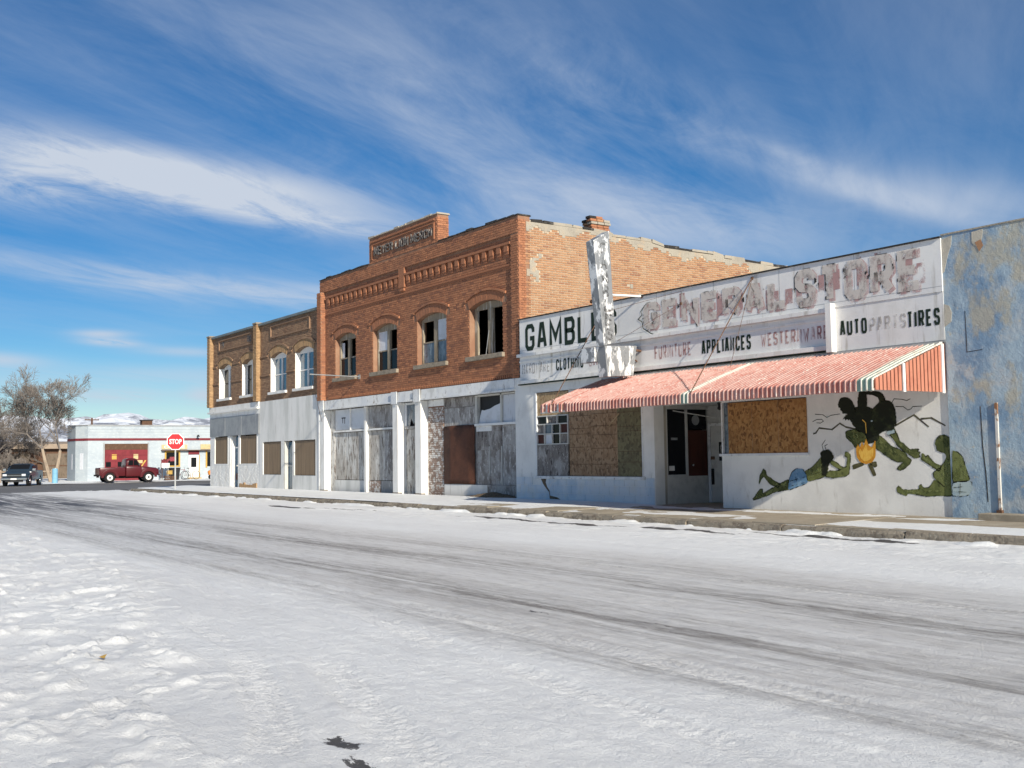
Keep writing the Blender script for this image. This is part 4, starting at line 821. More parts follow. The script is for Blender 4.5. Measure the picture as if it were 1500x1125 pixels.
# ornate western lettering, much faded, over an older ghost sign
ghost=[(-19.6,-18.3),(-18.1,-16.9),(-16.6,-15.3),(-14.9,-13.7),(-13.5,-12.3)]
for a,b in ghost:
    x=a
    while x<b: 
        wd=random.uniform(.08,.22); z0=4.48+random.uniform(-.04,.2)+(.12 if x>-15 else 0); bx('ghost_paint','faded_pink',G_,x,min(b,x+wd),-.0665,-.0662,z0,z0+random.uniform(.28,.6)); x+=wd+.05+random.uniform(0,.14)
for txt,x0,x1,za,zb in(('GENERAL',-20.36,-15.72,4.50,5.17),('STORE',-15.52,-12.44,4.46,5.26)):
    block_text(txt,'faded_black',x0-.022,x1-.022,za-.018,zb+.012,-.0672,.205,G_,'ornate_letter_outline',.16); block_text(txt,'faded_pink',x0+.05,x1+.05,za-.05,zb-.02,-.0690,.17,G_,'ornate_letter_shadow',.16)
    for (c,a,b,o) in block_text(txt,'faded_face',x0,x1,za,zb,-.0708,.185,G_,'ornate_letter',.16):
        for (u,v,s,q) in((a,(za+zb)/2,-1,.05),(b-.03,(za+zb)/2+.12,1,.04)):
            MB().poly([(u,-.0726,v+.07),(u+s*.07,-.0726,v+.02),(u+s*.05,-.0726,v),(u+s*.07,-.0726,v-.02),(u,-.0726,v-.07)],[(0,1,2,3,4)]).build('letter_spur','faded_black',G_)
strip_mesh([[(-20.30,5.12),(-20.45,4.98),(-20.42,4.88),(-20.56,4.80),(-20.42,4.72),(-20.38,4.55),(-20.10,4.40),(-19.98,4.36)]],.022,-.0740).build('letter_flourish','black_green_paint',G_)
# rust stains where brackets meet the board; rods that held the awning and sign
for x,z in((-16.72,5.28),(-20.41,5.34),(-19.0,5.0),(-22.18,4.92)): bx('bracket_plate','rust_rod',G_,x-.03,x+.03,-.09,-.0625,z-.03,z+.03)
for a,b in(((-16.72,-.09,5.27),(-16.63,-2.1,2.70)),((-22.18,-.09,4.91),(-21.51,-2.1,2.68))): MB().tube(a,b,.011,n=6).build('awning_rod','rust_rod',G_)
MB().tube((-16.72,-.085,5.25),(-16.95,-.6,3.3),.006,n=5).build('loose_wire','rust_rod',G_); MB().tube((-19.0,-.085,5.0),(-20.4,-.9,4.2),.005,n=5).build('guy_wire','rust_rod',G_); MB().tube((-18.9,-.085,5.3),(-20.45,-1.2,4.9),.005,n=5).build('guy_wire','rust_rod',G_)
# campfire mural, flat paint on the wall
MURAL={
 'lie_leg':[(-16.96,0.42),(-16.73,0.64),(-16.66,0.64),(-16.66,0.54),(-16.35,0.68),(-15.91,0.87),(-15.88,0.64),(-16.31,0.58),(-16.53,0.49),(-16.94,0.39)],
 'lie_leg2':[(-16.62,1.08),(-16.55,1.04),(-16.53,0.94),(-16.24,0.79),(-16.13,0.76),(-16.2,0.68),(-16.44,0.74),(-16.61,0.91),(-16.69,0.84),(-16.75,0.74),(-16.77,0.77),(-16.74,0.91),(-16.66,1.03)],
 'shorts':[(-15.94,0.62),(-15.9,0.87),(-15.82,1.01),(-15.69,1.09),(-15.52,1.08),(-15.43,0.95),(-15.4,0.79),(-15.54,0.74)],
 'lie_torso':[(-15.47,1.03),(-15.28,1.11),(-15.11,1.25),(-15.03,1.33),(-14.91,1.17),(-14.85,1.08),(-14.92,0.93),(-15.12,0.87),(-15.4,0.81),(-15.43,0.95)],
 'lie_arm':[(-14.79,1.27),(-14.67,1.23),(-14.49,1.11),(-14.4,1.12),(-14.36,1.3),(-14.43,1.34),(-14.43,1.41),(-14.37,1.43),(-14.28,1.36),(-14.31,1.14),(-14.32,1.06),(-14.34,0.98),(-14.42,0.93),(-14.73,0.89),(-14.94,0.92),(-14.86,1.04),(-14.53,1.05),(-14.74,1.14),(-14.81,1.2)],
 'lie_head':[(-15.03,1.33),(-15.04,1.41),(-14.96,1.46),(-14.84,1.47),(-14.75,1.41),(-14.7,1.3),(-14.79,1.23),(-14.85,1.14),(-14.92,0.95),(-15.01,0.95),(-15.02,1.14)],
 'crouch_body':[(-14.25,2.22),(-14.16,2.3),(-14.05,2.31),(-13.83,2.3),(-13.71,2.25),(-13.66,2.05),(-13.61,1.8),(-13.6,1.65),(-13.76,1.59),(-13.87,1.57),(-14.01,1.61),(-14.08,1.55),(-14.16,1.51),(-14.27,1.62),(-14.38,1.72),(-14.4,1.81),(-14.34,1.85),(-14.21,1.87),(-14.14,1.89),(-14.22,1.98),(-14.25,2.07),(-14.29,2.15)],
 'crouch_head':[(-14.55,2.39),(-14.5,2.49),(-14.41,2.53),(-14.3,2.51),(-14.22,2.45),(-14.16,2.34),(-14.13,2.22),(-14.17,2.11),(-14.22,2.07),(-14.24,2.0),(-14.28,2.07),(-14.31,2.05),(-14.34,2.08),(-14.39,2.05),(-14.4,2.09),(-14.45,2.08),(-14.39,2.14),(-14.33,2.18),(-14.38,2.2),(-14.44,2.2),(-14.46,2.24),(-14.51,2.27),(-14.5,2.3),(-14.54,2.33)],
 'crouch_arm':[(-14.02,2.62),(-13.85,2.61),(-13.85,2.45),(-13.87,2.25),(-14.07,2.24),(-14.07,2.46)],
 'stand_arm':[(-13.87,2.61),(-13.57,2.59),(-13.46,2.52),(-13.42,2.44),(-13.42,2.35),(-13.55,2.35),(-13.58,2.47),(-13.71,2.53),(-13.86,2.55)],
 'stand_head':[(-13.74,2.22),(-13.65,2.32),(-13.55,2.39),(-13.45,2.41),(-13.33,2.4),(-13.24,2.32),(-13.2,2.21),(-13.19,2.06),(-13.19,1.91),(-13.23,1.94),(-13.24,1.86),(-13.3,1.85),(-13.35,1.8),(-13.44,1.83),(-13.53,1.79),(-13.62,1.74),(-13.7,1.87),(-13.75,2.05)],
 'stand_forearm':[(-13.44,1.86),(-13.25,1.9),(-13.17,1.73),(-13.13,1.62),(-13.01,1.54),(-12.9,1.45),(-12.8,1.46),(-12.71,1.45),(-12.74,1.41),(-12.68,1.39),(-12.71,1.35),(-12.69,1.31),(-12.75,1.28),(-12.81,1.28),(-12.89,1.33),(-13.02,1.4),(-13.18,1.52),(-13.27,1.65),(-13.37,1.76)],
 'armband':[(-13.42,1.8),(-13.24,1.84),(-13.21,1.77),(-13.38,1.72)],
 'stand_leg':[(-13.69,1.77),(-13.6,1.74),(-13.48,1.67),(-13.33,1.53),(-13.16,1.46),(-12.99,1.38),(-12.96,1.3),(-12.88,1.25),(-12.91,1.17),(-13.03,1.09),(-13.14,1.04),(-13.21,1.07),(-13.18,1.13),(-13.07,1.21),(-13.2,1.21),(-13.37,1.28),(-13.51,1.37),(-13.67,1.47),(-13.72,1.62)],
 'knee':[(-14.4,1.79),(-14.33,1.85),(-14.15,1.86),(-13.93,1.78),(-13.86,1.63),(-14.01,1.61),(-14.08,1.55),(-14.16,1.5),(-14.27,1.62),(-14.38,1.71)],
 'fire':[(-14.15,1.48),(-14.1,1.58),(-14.05,1.5),(-14.0,1.63),(-13.96,1.53),(-13.9,1.69),(-13.85,1.55),(-13.77,1.5),(-13.68,1.65),(-13.68,1.47),(-13.69,1.32),(-13.77,1.21),(-13.92,1.17),(-14.07,1.22),(-14.14,1.32)],
 'flame':[(-14.09,1.42),(-14.05,1.49),(-14.0,1.41),(-13.9,1.58),(-13.87,1.44),(-13.82,1.44),(-13.73,1.5),(-13.74,1.35),(-13.82,1.26),(-13.95,1.22),(-14.04,1.29)],
 'log1':[(-14.26,1.16),(-14.0,1.22),(-13.97,1.15),(-14.24,1.06)],
 'log2':[(-13.89,1.17),(-13.79,1.18),(-13.69,0.97),(-13.71,0.94),(-13.77,0.94)],
 'log3':[(-13.87,1.2),(-13.68,1.23),(-13.66,1.13),(-13.72,1.1)],
 'sit_head':[(-12.34,1.62),(-12.27,1.69),(-12.16,1.72),(-12.05,1.65),(-12.03,1.48),(-12.02,1.25),(-12.1,1.24),(-12.16,1.36),(-12.25,1.4),(-12.33,1.42),(-12.34,1.5),(-12.37,1.54)],
 'sit_torso':[(-12.09,1.45),(-12.01,1.42),(-12.04,0.82),(-12.19,0.74),(-12.41,0.91),(-12.43,1.01),(-12.27,1.11),(-12.17,1.22)],
 'sit_arm':[(-12.67,1.28),(-12.65,1.38),(-12.6,1.36),(-12.57,1.3),(-12.52,1.35),(-12.47,1.27),(-12.36,1.18),(-12.24,1.14),(-12.29,1.03),(-12.41,1.09),(-12.53,1.18),(-12.66,1.24)],
 'sit_leg':[(-13.24,0.72),(-13.19,0.76),(-13.1,0.69),(-12.98,0.68),(-12.75,0.7),(-12.74,0.77),(-12.69,0.79),(-12.65,0.73),(-12.53,0.73),(-12.41,0.88),(-12.25,0.85),(-12.19,0.78),(-12.04,0.81),(-12.05,0.58),(-12.36,0.58),(-12.57,0.56),(-12.75,0.59),(-12.99,0.61),(-13.02,0.56),(-13.16,0.6),(-13.23,0.63)],
 'sit_back':[(-11.99,1.42),(-11.88,1.39),(-11.78,1.3),(-11.71,1.05),(-11.65,0.87),(-11.84,0.85),(-12.01,0.84)],
 'skirt':[(-12.01,0.83),(-11.84,0.85),(-11.63,0.86),(-11.61,0.72),(-11.69,0.61),(-11.86,0.58),(-12.03,0.59)],
}
MLINES= [[(-15.21,1.81),(-15.15,1.82),(-15.06,1.92),(-14.73,1.88),(-14.53,2.0),(-14.38,1.92),(-14.09,1.86)],[(-13.22,1.91),(-12.79,2.1),(-12.49,1.87)],[(-12.64,2.02),(-12.42,2.03),(-12.14,1.88)]]
MTHIN= [[(-15.15,2.21),(-14.95,2.19),(-14.85,2.13),(-14.75,2.17),(-14.52,2.19)],[(-15.22,2.06),(-15.11,2.1),(-14.99,2.1),(-14.94,2.06),(-15.02,2.02),(-15.12,2.03)],[(-13.27,2.36),(-13.22,2.43),(-13.04,2.41),(-12.94,2.38),(-12.86,2.41)],[(-13.19,2.28),(-13.02,2.27),(-12.92,2.2),(-12.85,2.22),(-12.81,2.26),(-12.61,2.26)],[(-14.97,1.46),(-15.0,1.57),(-14.91,1.67)],[(-14.9,1.47),(-14.93,1.55),(-14.86,1.58)]]
MM=dict(lie_leg='mural_midgreen',lie_leg2='mural_midgreen',shorts='mural_blue',lie_torso='mural_green',lie_arm='mural_green',lie_head='mural_dark',crouch_body='mural_dark',crouch_head='mural_dark',crouch_arm='mural_dark',stand_arm='mural_dark',stand_head='mural_dark',stand_forearm='mural_midgreen',armband='mural_pale',stand_leg='mural_midgreen',knee='mural_midgreen',fire='mural_fire',flame='mural_flame',log1='mural_log',log2='mural_log',log3='mural_log',sit_head='mural_midgreen',sit_torso='mural_green',sit_arm='mural_green',sit_leg='mural_green',sit_back='mural_green',skirt='mural_pale')
NMn=dict(shorts='mural_shorts',armband='mural_armband',fire='mural_fire',flame='mural_flame',log1='mural_log',log2='mural_log',log3='mural_log',skirt='mural_cloth')
def smooth_poly(P,it=2):
    for _ in range(it):
        Q=[]
        for i in range(len(P)):
            a,b=P[i],P[(i+1)%len(P)]; Q+=[(a[0]*.88+b[0]*.12,a[1]*.88+b[1]*.12),(a[0]*.12+b[0]*.88,a[1]*.12+b[1]*.88)]
        P=Q
    return P
def flat(P,y,mat,name,par):
    mb=MB(); 
    ar=sum(P[i][0]*P[(i+1)%len(P)][1]-P[(i+1)%len(P)][0]*P[i][1] for i in range(len(P)))
    if ar<0: P=P[::-1]
    mb.poly([(p[0],y,p[1]) for p in P],[tuple(range(len(P)))]); return mb.build(name,mat,par)
def strokes(L,y,wd,mat,name,par):
    mb=MB()
    for k,l in enumerate(L):
        for i,(p,q) in enumerate(zip(l[:-1],l[1:])):
            d=Vector((q[0]-p[0],q[1]-p[1])); d.normalize(); n=Vector((-d.y,d.x))*wd/2; e=d*wd*.3; yy=y-.0003*(i%2)
            mb.poly([(p[0]-e.x-n.x,yy,p[1]-e.y-n.y),(q[0]+e.x-n.x*.7,yy,q[1]+e.y-n.y*.7),(q[0]+e.x+n.x*.7,yy,q[1]+e.y+n.y*.7),(p[0]-e.x+n.x,yy,p[1]-e.y+n.y)],[(0,1,2,3)])
    return mb.build(name,mat,par)
for l in MLINES: strokes([l],-.0030,.038,'mural_line','mural_ridge_line',G_)
for l in MTHIN: strokes([l],-.0030,.016,'mural_dark','mural_cloud_line',G_)
fx=sum(p[0] for p in MURAL['fire'])/len(MURAL['fire']); fz=max(p[1] for p in MURAL['fire']); strokes([[(fx-.05,fz+.36),(fx+.02,fz+.30),(fx+.03,fz+.10)]],-.0115,.022,'mural_flame','mural_smoke',G_)
# ---------------------------------------------------------------- blue plaster building
U_=thing('blue_building',(-8,0,.19),'blue and ochre blotched plaster building with a bare rusty pipe on its wall','building')
mb=MB(); mb.box(-12.035,6,-.035,.3,.1,5.40); mb.box(-12.035,-11.8,.3,12,.1,5.3); mb.box(-12.0,6,12,12.3,.1,5.3); mb.box(5.7,6,.3,12,.1,5.3); mb.box(-11.8,5.7,.3,12,4.6,4.8); mb.build('wall','plaster_blue',U_)
bx('coping','parge',U_,-12.05,6,-.05,.33,5.402,5.43); 
for P in([(-12.03,5.33),(-11.82,5.37),(-11.84,5.2),(-11.92,5.0),(-12.0,4.72),(-12.03,4.7)],[(-12.03,4.12),(-11.93,4.08),(-11.88,3.95),(-11.9,3.78),(-12.03,3.70)],[(-11.42,5.36),(-11.2,5.38),(-11.22,5.2),(-11.33,5.08),(-11.42,5.16)]): MB().prism(P,'y',-.041,-.0355).build('bare_plaster','plaster_bare',U_)
MB().prism([(-11.36,5.16),(-11.24,5.2),(-11.2,5.08),(-11.28,4.98)],'y',-.0435,-.0415).build('bare_brick','brick_side',U_)
for P in([(-11.40,2.2),(-11.385,2.2),(-11.37,1.5),(-11.33,1.0),(-11.31,.5),(-11.33,.5),(-11.35,1.0),(-11.39,1.5)],[(-11.62,3.95),(-11.61,3.95),(-11.60,3.2),(-11.3,3.22),(-11.3,3.21),(-11.615,3.19)]): MB().prism(P,'y',-.039,-.0355).build('crack','tar',U_)
bx('doorstep','concrete',U_,-11.30,-6,-.40,-.036,.12,.31,.015)
pi=thing('wall_post',(-11.08,-.1,.31),'slim white post with rust patches standing against the blue plaster wall','post')
MB().box(-11.11,-11.05,-.066,-.037,.312,2.25).build('post','pipe_white',pi,.006); MB().box(-11.13,-11.03,-.10,-.037,.311,.36).build('foot','rust_rod',pi)
for k,v in MURAL.items():
    blue=k in('sit_back','skirt'); y=(-.0355 if blue else 0)
    lay={'shorts':.0075,'lie_torso':.006,'lie_arm':.009,'lie_head':.0105,'armband':.0105,'fire':.009,'flame':.0105,'crouch_body':.0045,'knee':.0075,'crouch_arm':.0052,'stand_arm':.0052,'stand_leg':.0038,'stand_forearm':.006,'crouch_head':.006,'stand_head':.0075,'sit_head':.0075,'sit_arm':.006,'sit_torso':.006,'sit_leg':.0045}.get(k,.0045)
    P=smooth_poly(v,1)
    flat(P,y-lay,MM[k],NMn.get(k,'mural_figure'),U_ if blue else G_)
    if not k.startswith(('fire','flame','log')): strip_mesh([P+[P[0]]],.022,y-lay-.0006).build('mural_outline','mural_edge',U_ if blue else G_)
    if MM[k] in('mural_green','mural_midgreen'):
        cx_=sum(p[0] for p in P)/len(P); cz_=sum(p[1] for p in P)/len(P); flat([(p[0]+(cx_-p[0])*.10+.015,p[1]+(cz_-p[1])*.10+.02) for p in P],y-lay-.0004,'mural_light','mural_highlight',U_ if blue else G_) if len(v)<12 else None
ML=[[(-16.85,0.45),(-16.31,0.63),(-15.92,0.75)],[(-16.63,0.98),(-16.41,0.81),(-16.24,0.75)],[(-15.37,0.9),(-15.12,1.06),(-14.99,1.19)],[(-14.8,0.96),(-14.43,0.98),(-14.34,1.31)],[(-13.57,1.61),(-13.33,1.44),(-13.06,1.32)],[(-13.14,1.1),(-12.96,1.21)],[(-13.32,1.77),(-13.15,1.57),(-12.85,1.39)],[(-12.07,1.19),(-12.23,0.96)],[(-13.19,0.68),(-12.78,0.65),(-12.19,0.68)],[(-12.6,1.28),(-12.32,1.1)],[(-14.27,1.76),(-14.08,1.74)]]
MLB=[[(-11.87,1.29),(-11.78,1.14),(-11.73,0.91)]]
MD=[[(-12.38,0.85),(-12.19,0.76)],[(-12.2,1.08),(-12.07,0.95)],[(-13.31,1.47),(-13.21,1.34)],[(-12.26,1.67),(-12.1,1.48),(-12.05,1.25)],[(-12.19,1.69),(-12.05,1.5)],[(-15.32,0.95),(-15.08,1.01)],[(-14.74,1.03),(-14.49,1.08)],[(-13.48,1.65),(-13.42,1.47)],[(-15.87,0.82),(-15.43,0.92)],[(-15.83,0.72),(-15.45,0.8)],[(-15.74,0.98),(-15.68,0.78)],[(-12.68,0.7),(-12.57,0.62)],[(-14.34,1.75),(-14.23,1.65)]]
MDB=[[(-12.01,0.74),(-11.66,0.77)],[(-11.98,0.67),(-11.7,0.66)],[(-11.85,0.81),(-11.87,0.6)],[(-11.95,1.31),(-11.9,0.97)]]
for l in ML: strokes([l],-.0118,.045,'mural_light','mural_highlight',G_)
for l in MD: strokes([l],-.0126,.016,'mural_edge','mural_shading',G_)
for l in MLB: strokes([l],-.0460,.05,'mural_light','mural_highlight',U_)
for l in MDB: strokes([l],-.0468,.014,'mural_edge','mural_shading',U_)
flat([(-14.86,2.15),(-14.83,2.17),(-14.80,2.15),(-14.83,2.13)],-.0075,'mural_pale','mural_eye',G_); flat([(-13.78,2.02),(-13.75,2.04),(-13.72,2.02),(-13.75,2.0)],-.009,'mural_pale','mural_eye',G_)
# ---------------------------------------------------------------- awning of metal slats
AW=thing('metal_awning',(-17,0,2.46),'long corrugated metal awning of faded coral slats with white and green stripes','awning')
P_=2.1; ZT,ZF,ZB=3.43,2.70,2.49
def slat_mesh(mat,matf,w_=.115):
    mb=MB(); t=.012; lip=.026
    # flat pan with one raised seam, then a rounded drop at the front edge
    pr=[(0,ZT),(-P_*.5,(ZT+ZF)/2+.01),(-P_+.05,ZF+.005),(-P_,ZF-.03),(-P_-.005,ZB)]
    def strip(x0,x1,dz,dy):
        V=[];n=len(pr)
        for (y,z) in pr:
            V+=[(x0,y-dy*(1 if y<-P_+.02 else 0),z+dz*(0 if y<-P_-.001 else 1)),(x1,y-dy*(1 if y<-P_+.02 else 0),z+dz*(0 if y<-P_-.001 else 1))]
        for (y,z) in reversed(pr): V+=[(x0,y+.01*(1 if y<-P_+.02 else 0),z-.012),(x1,y+.01*(1 if y<-P_+.02 else 0),z-.012)]
        m=len(V)//2; mb.poly(V,[(2*i,2*i+1,(2*i+3)%(2*m),(2*i+2)%(2*m)) for i in range(m)]+[tuple(2*i for i in range(m)),tuple(2*i+1 for i in reversed(range(m)))]); mb.fix=True
    strip(0,w_*.80,0,0); nf=len(mb.f); strip(w_*.80,w_*.98,lip*.75,.02)
    me=mb.mesh('awning_slat',mat); me.materials.append(MATS[matf])
    for k,p in enumerate(me.polygons): p.material_index=int(k>=nf)
    return me
SL={m:slat_mesh(m,f) for m,f in(('awning_coral','awning_pale'),('awning_green','awning_white'),('awning_red','awning_pale'),('awning_white','awning_coral'))}
ns=86; x0=-22.0
for i in range(ns):
    x=x0+i*.1152; m='awning_coral'
    if i in(83,84,85,44,45): m='awning_green'
    if i in(2,6): m='awning_white'
    if i in(12,13): m='awning_red'
    o=place(SL[m],'awning_slat',AW,loc=(x,0,random.uniform(-.004,.004)))
    if i<9: o.rotation_euler=(random.uniform(-.02,.0),0,random.uniform(-.01,.01))
# triangular end wall of upright slats
n=19
for i in range(n):
    ya=-P_+.03+(P_-.05)*i/n; yb=-P_+.03+(P_-.05)*(i+1)/n-.032; ht=lambda y:ZT-(ZT-ZF)*(-y/P_)-.02
    MB().prism([(ya,ZB),(yb,ZB),(yb,ht(yb)),(ya,ht(ya))],'x',-12.09,-12.06).build('end_slat','awning_orange',AW)
MB().prism([(-P_+.03,ZB+.01),(-.03,ZB+.01),(-.03,ZT-.05),(-P_+.03,ZF-.03)],'x',-12.125,-12.11).build('end_gap_shade','red_brown_door',AW)  # dark sheet put behind the slats to draw the shadow lines between them
for y in(-1.30,-.14): MB().box(-12.058,-12.03,y-.03,y+.03,ZB-.02,ZT-(ZT-ZF)*(-y/P_)+.0).build('end_strut','white_clean',AW)
MB().box(-22.0,-12.1,-P_+.02,-P_+.07,ZB-.01,ZB+.03).build('front_rail','off_white',AW); MB().box(-22.0,-12.1,-.13,-.062,ZT-.06,ZT-.005).build('ledger','off_white',AW)
for x in(-21.9,-18.6,-15.3,-12.2): MB().prism([(-.05,ZT-.05),(-P_+.02,ZF-.06),(-P_+.02,ZF-.10),(-.05,ZT-.09)],'x',x,x+.03).build('rafter','off_white',AW)
# ---------------------------------------------------------------- projecting blade sign
BS=thing('blade_sign',(-20.6,-1.1,3.35),'peeling silver blade sign hung from the white general store above the awning','sign')
mb=MB(); mb.prism([(-1.50,6.64),(-1.0,6.93),(-.86,4.18),(-1.22,4.08)],'x',-20.80,-20.5); mb.build('upright','sign_metal',BS,.012)
mb=MB(); mb.prism([(-1.19,4.079),(-.16,4.13),(-.30,3.38),(-1.12,3.33)],'x',-20.86,-20.52); mb.build('base_box','sign_metal',BS,.012)
mb=MB(); mb.box(-21.42,-20.87,-1.24,-1.02,3.72,4.08); mb.build('side_box','sign_metal',BS,.012)
for i,c in enumerate('GAMBLES'):
    zt=6.62-i*.35; m=text_mesh(c,'faded_grey',0,.22,zt-.30,zt,0,.03); co=np.zeros(len(m.vertices)*3); m.vertices.foreach_get('co',co); co=co.reshape(-1,3); q=co.copy(); yc=-1.22+.028*i; q[:,0]=-20.4975; q[:,1]=yc-.11+co[:,0]; m.vertices.foreach_set('co',q.ravel()); m.materials.clear(); m.materials.append(MATS['black_worn']); place(m,'sign_letter',BS)
MB().tube((-20.6,-.93,5.36),(-20.42,-.06,5.36),.028).build('support_arm','white_clean',BS); MB().tube((-20.55,-.2,4.02),(-20.5,-.05,4.0),.03).build('bracket','rust_rod',BS); MB().tube((-20.66,-.3,3.9),(-20.66,-.05,3.75),.02).build('bracket','rust_rod',BS)
MB().tube((-20.82,-1.3,5.2),(-20.88,-1.3,5.2),.05).build('junction_box','rust_rod',BS)
# ---------------------------------------------------------------- stop sign
ST=thing('stop_sign',(-50.5,-2.3,.0),'red octagonal stop sign on a thin steel post at the snowy corner','sign')
d_=Vector((CAM.x+50.5,CAM.y+2.3,0)); rzs=math.radians(74)          # faces drivers coming along the street
def octo(r): return [(r*math.cos(math.radians(22.5+45*i)),r*math.sin(math.radians(22.5+45*i))) for i in range(8)]
post=MB().box(-.03,.03,-.02,.02,0,2.72).build('post','galv',ST); post.location=(0,0,0); 
pl=MB(); pl.prism(octo(.41),'y',-.028,-.022); pl=pl.build('border','stop_white',ST); pl.location=(0,0,2.36)
fc=MB(); fc.prism(octo(.375),'y',-.032,-.0285); fc=fc.build('face','stop_red',ST); fc.location=(0,0,2.36)
m=text_mesh('STOP','stop_white',-.27,.27,-.115,.115,-.0345,.025); tx=place(m,'lettering',ST); tx.location=(0,0,2.36)
ST.rotation_euler[2]=rzs
# ---------------------------------------------------------------- service garage across the crossing
K_=thing('service_garage',(-90,8,.0),'long low pale blue garage with maroon stripe and red roller door','building')
GX=-88.
gh=4.32
outline=[(GX,2.6),(GX,24),(-100,24),(-100,8),(-91.7,8),(-91.7,1.92),(-89,1.92)]
def gwall(z0,z1,mat,grow=0,name='wall'):
    b=MB(); pts=[(p[0]+(grow if p[0]>-95 else 0),p[1]-(grow if p[1]<5 else 0)) for p in outline]; b.prism(pts,'z',z0,z1); return b.build(name,mat,K_)
gwall(.0,gh,'garage_blue'); gwall(3.17,3.35,'maroon',.03,'stripe'); gwall(gh,gh+.08,'galv',.04,'coping')
for z in np.arange(3.6,4.3,.22): 
    b=MB(); b.box(GX-.02,GX+.012,2.62,24,z,z+.015); b.build('block_joint','galv',K_)
def gx(name,mat,y0,y1,z0,z1,d0=.0,d1=.03,par=None): return bx(name,mat,par or K_,GX+d0,GX+d1,y0,y1,z0,z1)
rd=gx('roller_door','maroon_door',3.85,7.15,.05,2.92,.002,.02); gx('door_head','brown_wood',3.85,7.15,2.45,2.92,.021,.035,rd)
for z in(.55,1.05,1.55,2.0): gx('door_rail','maroon',3.85,7.15,z,z+.04,.021,.04,rd)
for y in(4.65,5.45,6.3): gx('door_stile','maroon',y,y+.04,.05,2.44,.021,.033,rd)
for y,m in((3.95,'glass_dark'),(4.85,'glass_dark')): gx('door_pane',m,y,y+.38,1.12,1.5,.022,.036,rd)
for y,m in((4.4,'yellow_wood'),(6.05,'tan_sign')): gx('door_pane',m,y,y+.36,1.7,2.1,.022,.036,rd)
gx('notice_board','tan_sign',6.0,6.75,1.38,1.62,.041,.05,rd); MB().prism([(6.6,1.1),(6.7,1.1),(7.05,1.6),(6.92,1.62)],'x',GX+.041,GX+.06).build('leaning_plank','yellow_wood',rd)
for a,b,c,d in((3.75,3.85,.0,3.0),(7.15,7.25,.0,3.0)): gx('door_jamb','galv',a,b,c,d,.0,.06)
wn=gx('shop_window','glass_dark',8.62,9.62,1.15,2.2,.004,.02); 
for a,b,c,d in((8.5,8.62,1.05,2.32),(9.62,9.74,1.05,2.32),(8.62,9.62,2.2,2.32),(8.62,9.62,1.05,1.15)): gx('frame','yellow_wood',a,b,c,d,.002,.05,wn)
gx('neon_sign','flower_red',8.9,9.3,1.5,1.85,.021,.03,wn)
hb=gx('sign_board','tan_sign',8.25,10.3,2.46,2.82,.01,.06); m=text_mesh('OFFICE','stop_white',0,1.7,2.53,2.75,0,.02); co=np.zeros(len(m.vertices)*3); m.vertices.foreach_get('co',co); co=co.reshape(-1,3); q=co.copy(); q[:,0]=GX+.064; q[:,1]=8.42+co[:,0]; m.vertices.foreach_set('co',q.ravel()); place(m,'lettering',hb)
MB().box(GX,GX+.35,8.2,12.6,2.34,2.40).build('eyebrow_ledge','brown_wood',K_); hb2=gx('sign_board','tan_sign',11.4,12.6,2.44,2.85,.01,.05)
gx('door_sign','maroon',10.4,11.3,2.02,2.30,.01,.04); dd=gx('white_door','white_clean',10.45,11.25,.16,1.95,.01,.05); gx('door_glass','glass_dark',10.62,11.06,1.0,1.78,.051,.06,dd); gx('doorstep','yellow_wood',10.35,11.35,.0,.15,.0,.5); gx('door_trim','yellow_wood',11.255,11.33,.16,1.98,.01,.05,dd)
w2=gx('shop_window','glass_dark',11.95,13,1.05,2.2,.004,.02); gx('frame','yellow_wood',11.83,11.95,.95,2.32,.002,.05,w2)
# windows of the splayed corner
for y,x in((2.27,-88.49),):
    b=MB(); dx,dy=-.83,-.56; p=Vector((x,y)); q=Vector((dx,dy)).normalized()*.16; nrm=Vector((.56,-.83)).normalized()*.02
    P=[p-q,p+q,p+q+nrm,p-q+nrm]; b.prism([(v.x,v.y) for v in P],'z',.95,2.2); b.build('corner_window','pane_sooty' ,K_)
MB().box(-90.3,-89.95,1.895,1.915,.95,2.15).build('corner_window','pane_sooty',K_)
rc=thing('roof_chimney',(-89.5,7.4,4.39),'small square red-brown chimney on the garage roof','chimney'); MB().box(-89.8,-89.2,7.05,7.85,4.3,4.78).build('stack','brown_wood',rc); MB().box(-89.85,-89.15,7.0,7.9,4.781,4.86).build('cap','tar',rc)
lp=MB(); lp.tube((GX+.0,11.1,3.5),(GX+.35,11.1,3.6),.03); lp.tube((GX+.35,11.1,3.62),(GX+.35,11.1,3.45),.04,.14); lp.build('wall_lamp','black_plastic',K_)
# ---------------------------------------------------------------- vehicles
def wheel(T,x,y,r,w,rim,side,name='wheel'):
    t=MB().ring((x,y,r),'y',r*.58,r,w,22).build(name,'rubber',T,smooth=False); s=side
    h=MB().ring((x,y+s*w*.30,r),'y',.0,r*.57,w*.25,18).build('rim',rim,t); MB().ring((x,y+s*(w*.45),r),'y',.0,r*.22,w*.18,12).build('hub_cap','chrome',h); return t
def loft(sections,name,mat,T,bev=.0,smooth=True,sub_=2):
    """sections: list of (x, [(y,z)...]) closed rings along x"""
    n=len(sections[0][1]); V=[(x,y,z) for x,R in sections for y,z in R]; F=[]
    for k in range(len(sections)-1):
        for i in range(n): F.append((k*n+i,k*n+(i+1)%n,(k+1)*n+(i+1)%n,(k+1)*n+i))
    F+=[tuple(range(n)),tuple((len(sections)-1)*n+i for i in reversed(range(n)))]
    b=MB().poly(V,F); b.fix=True; o=b.build(name,mat,T,bev,smooth); return o
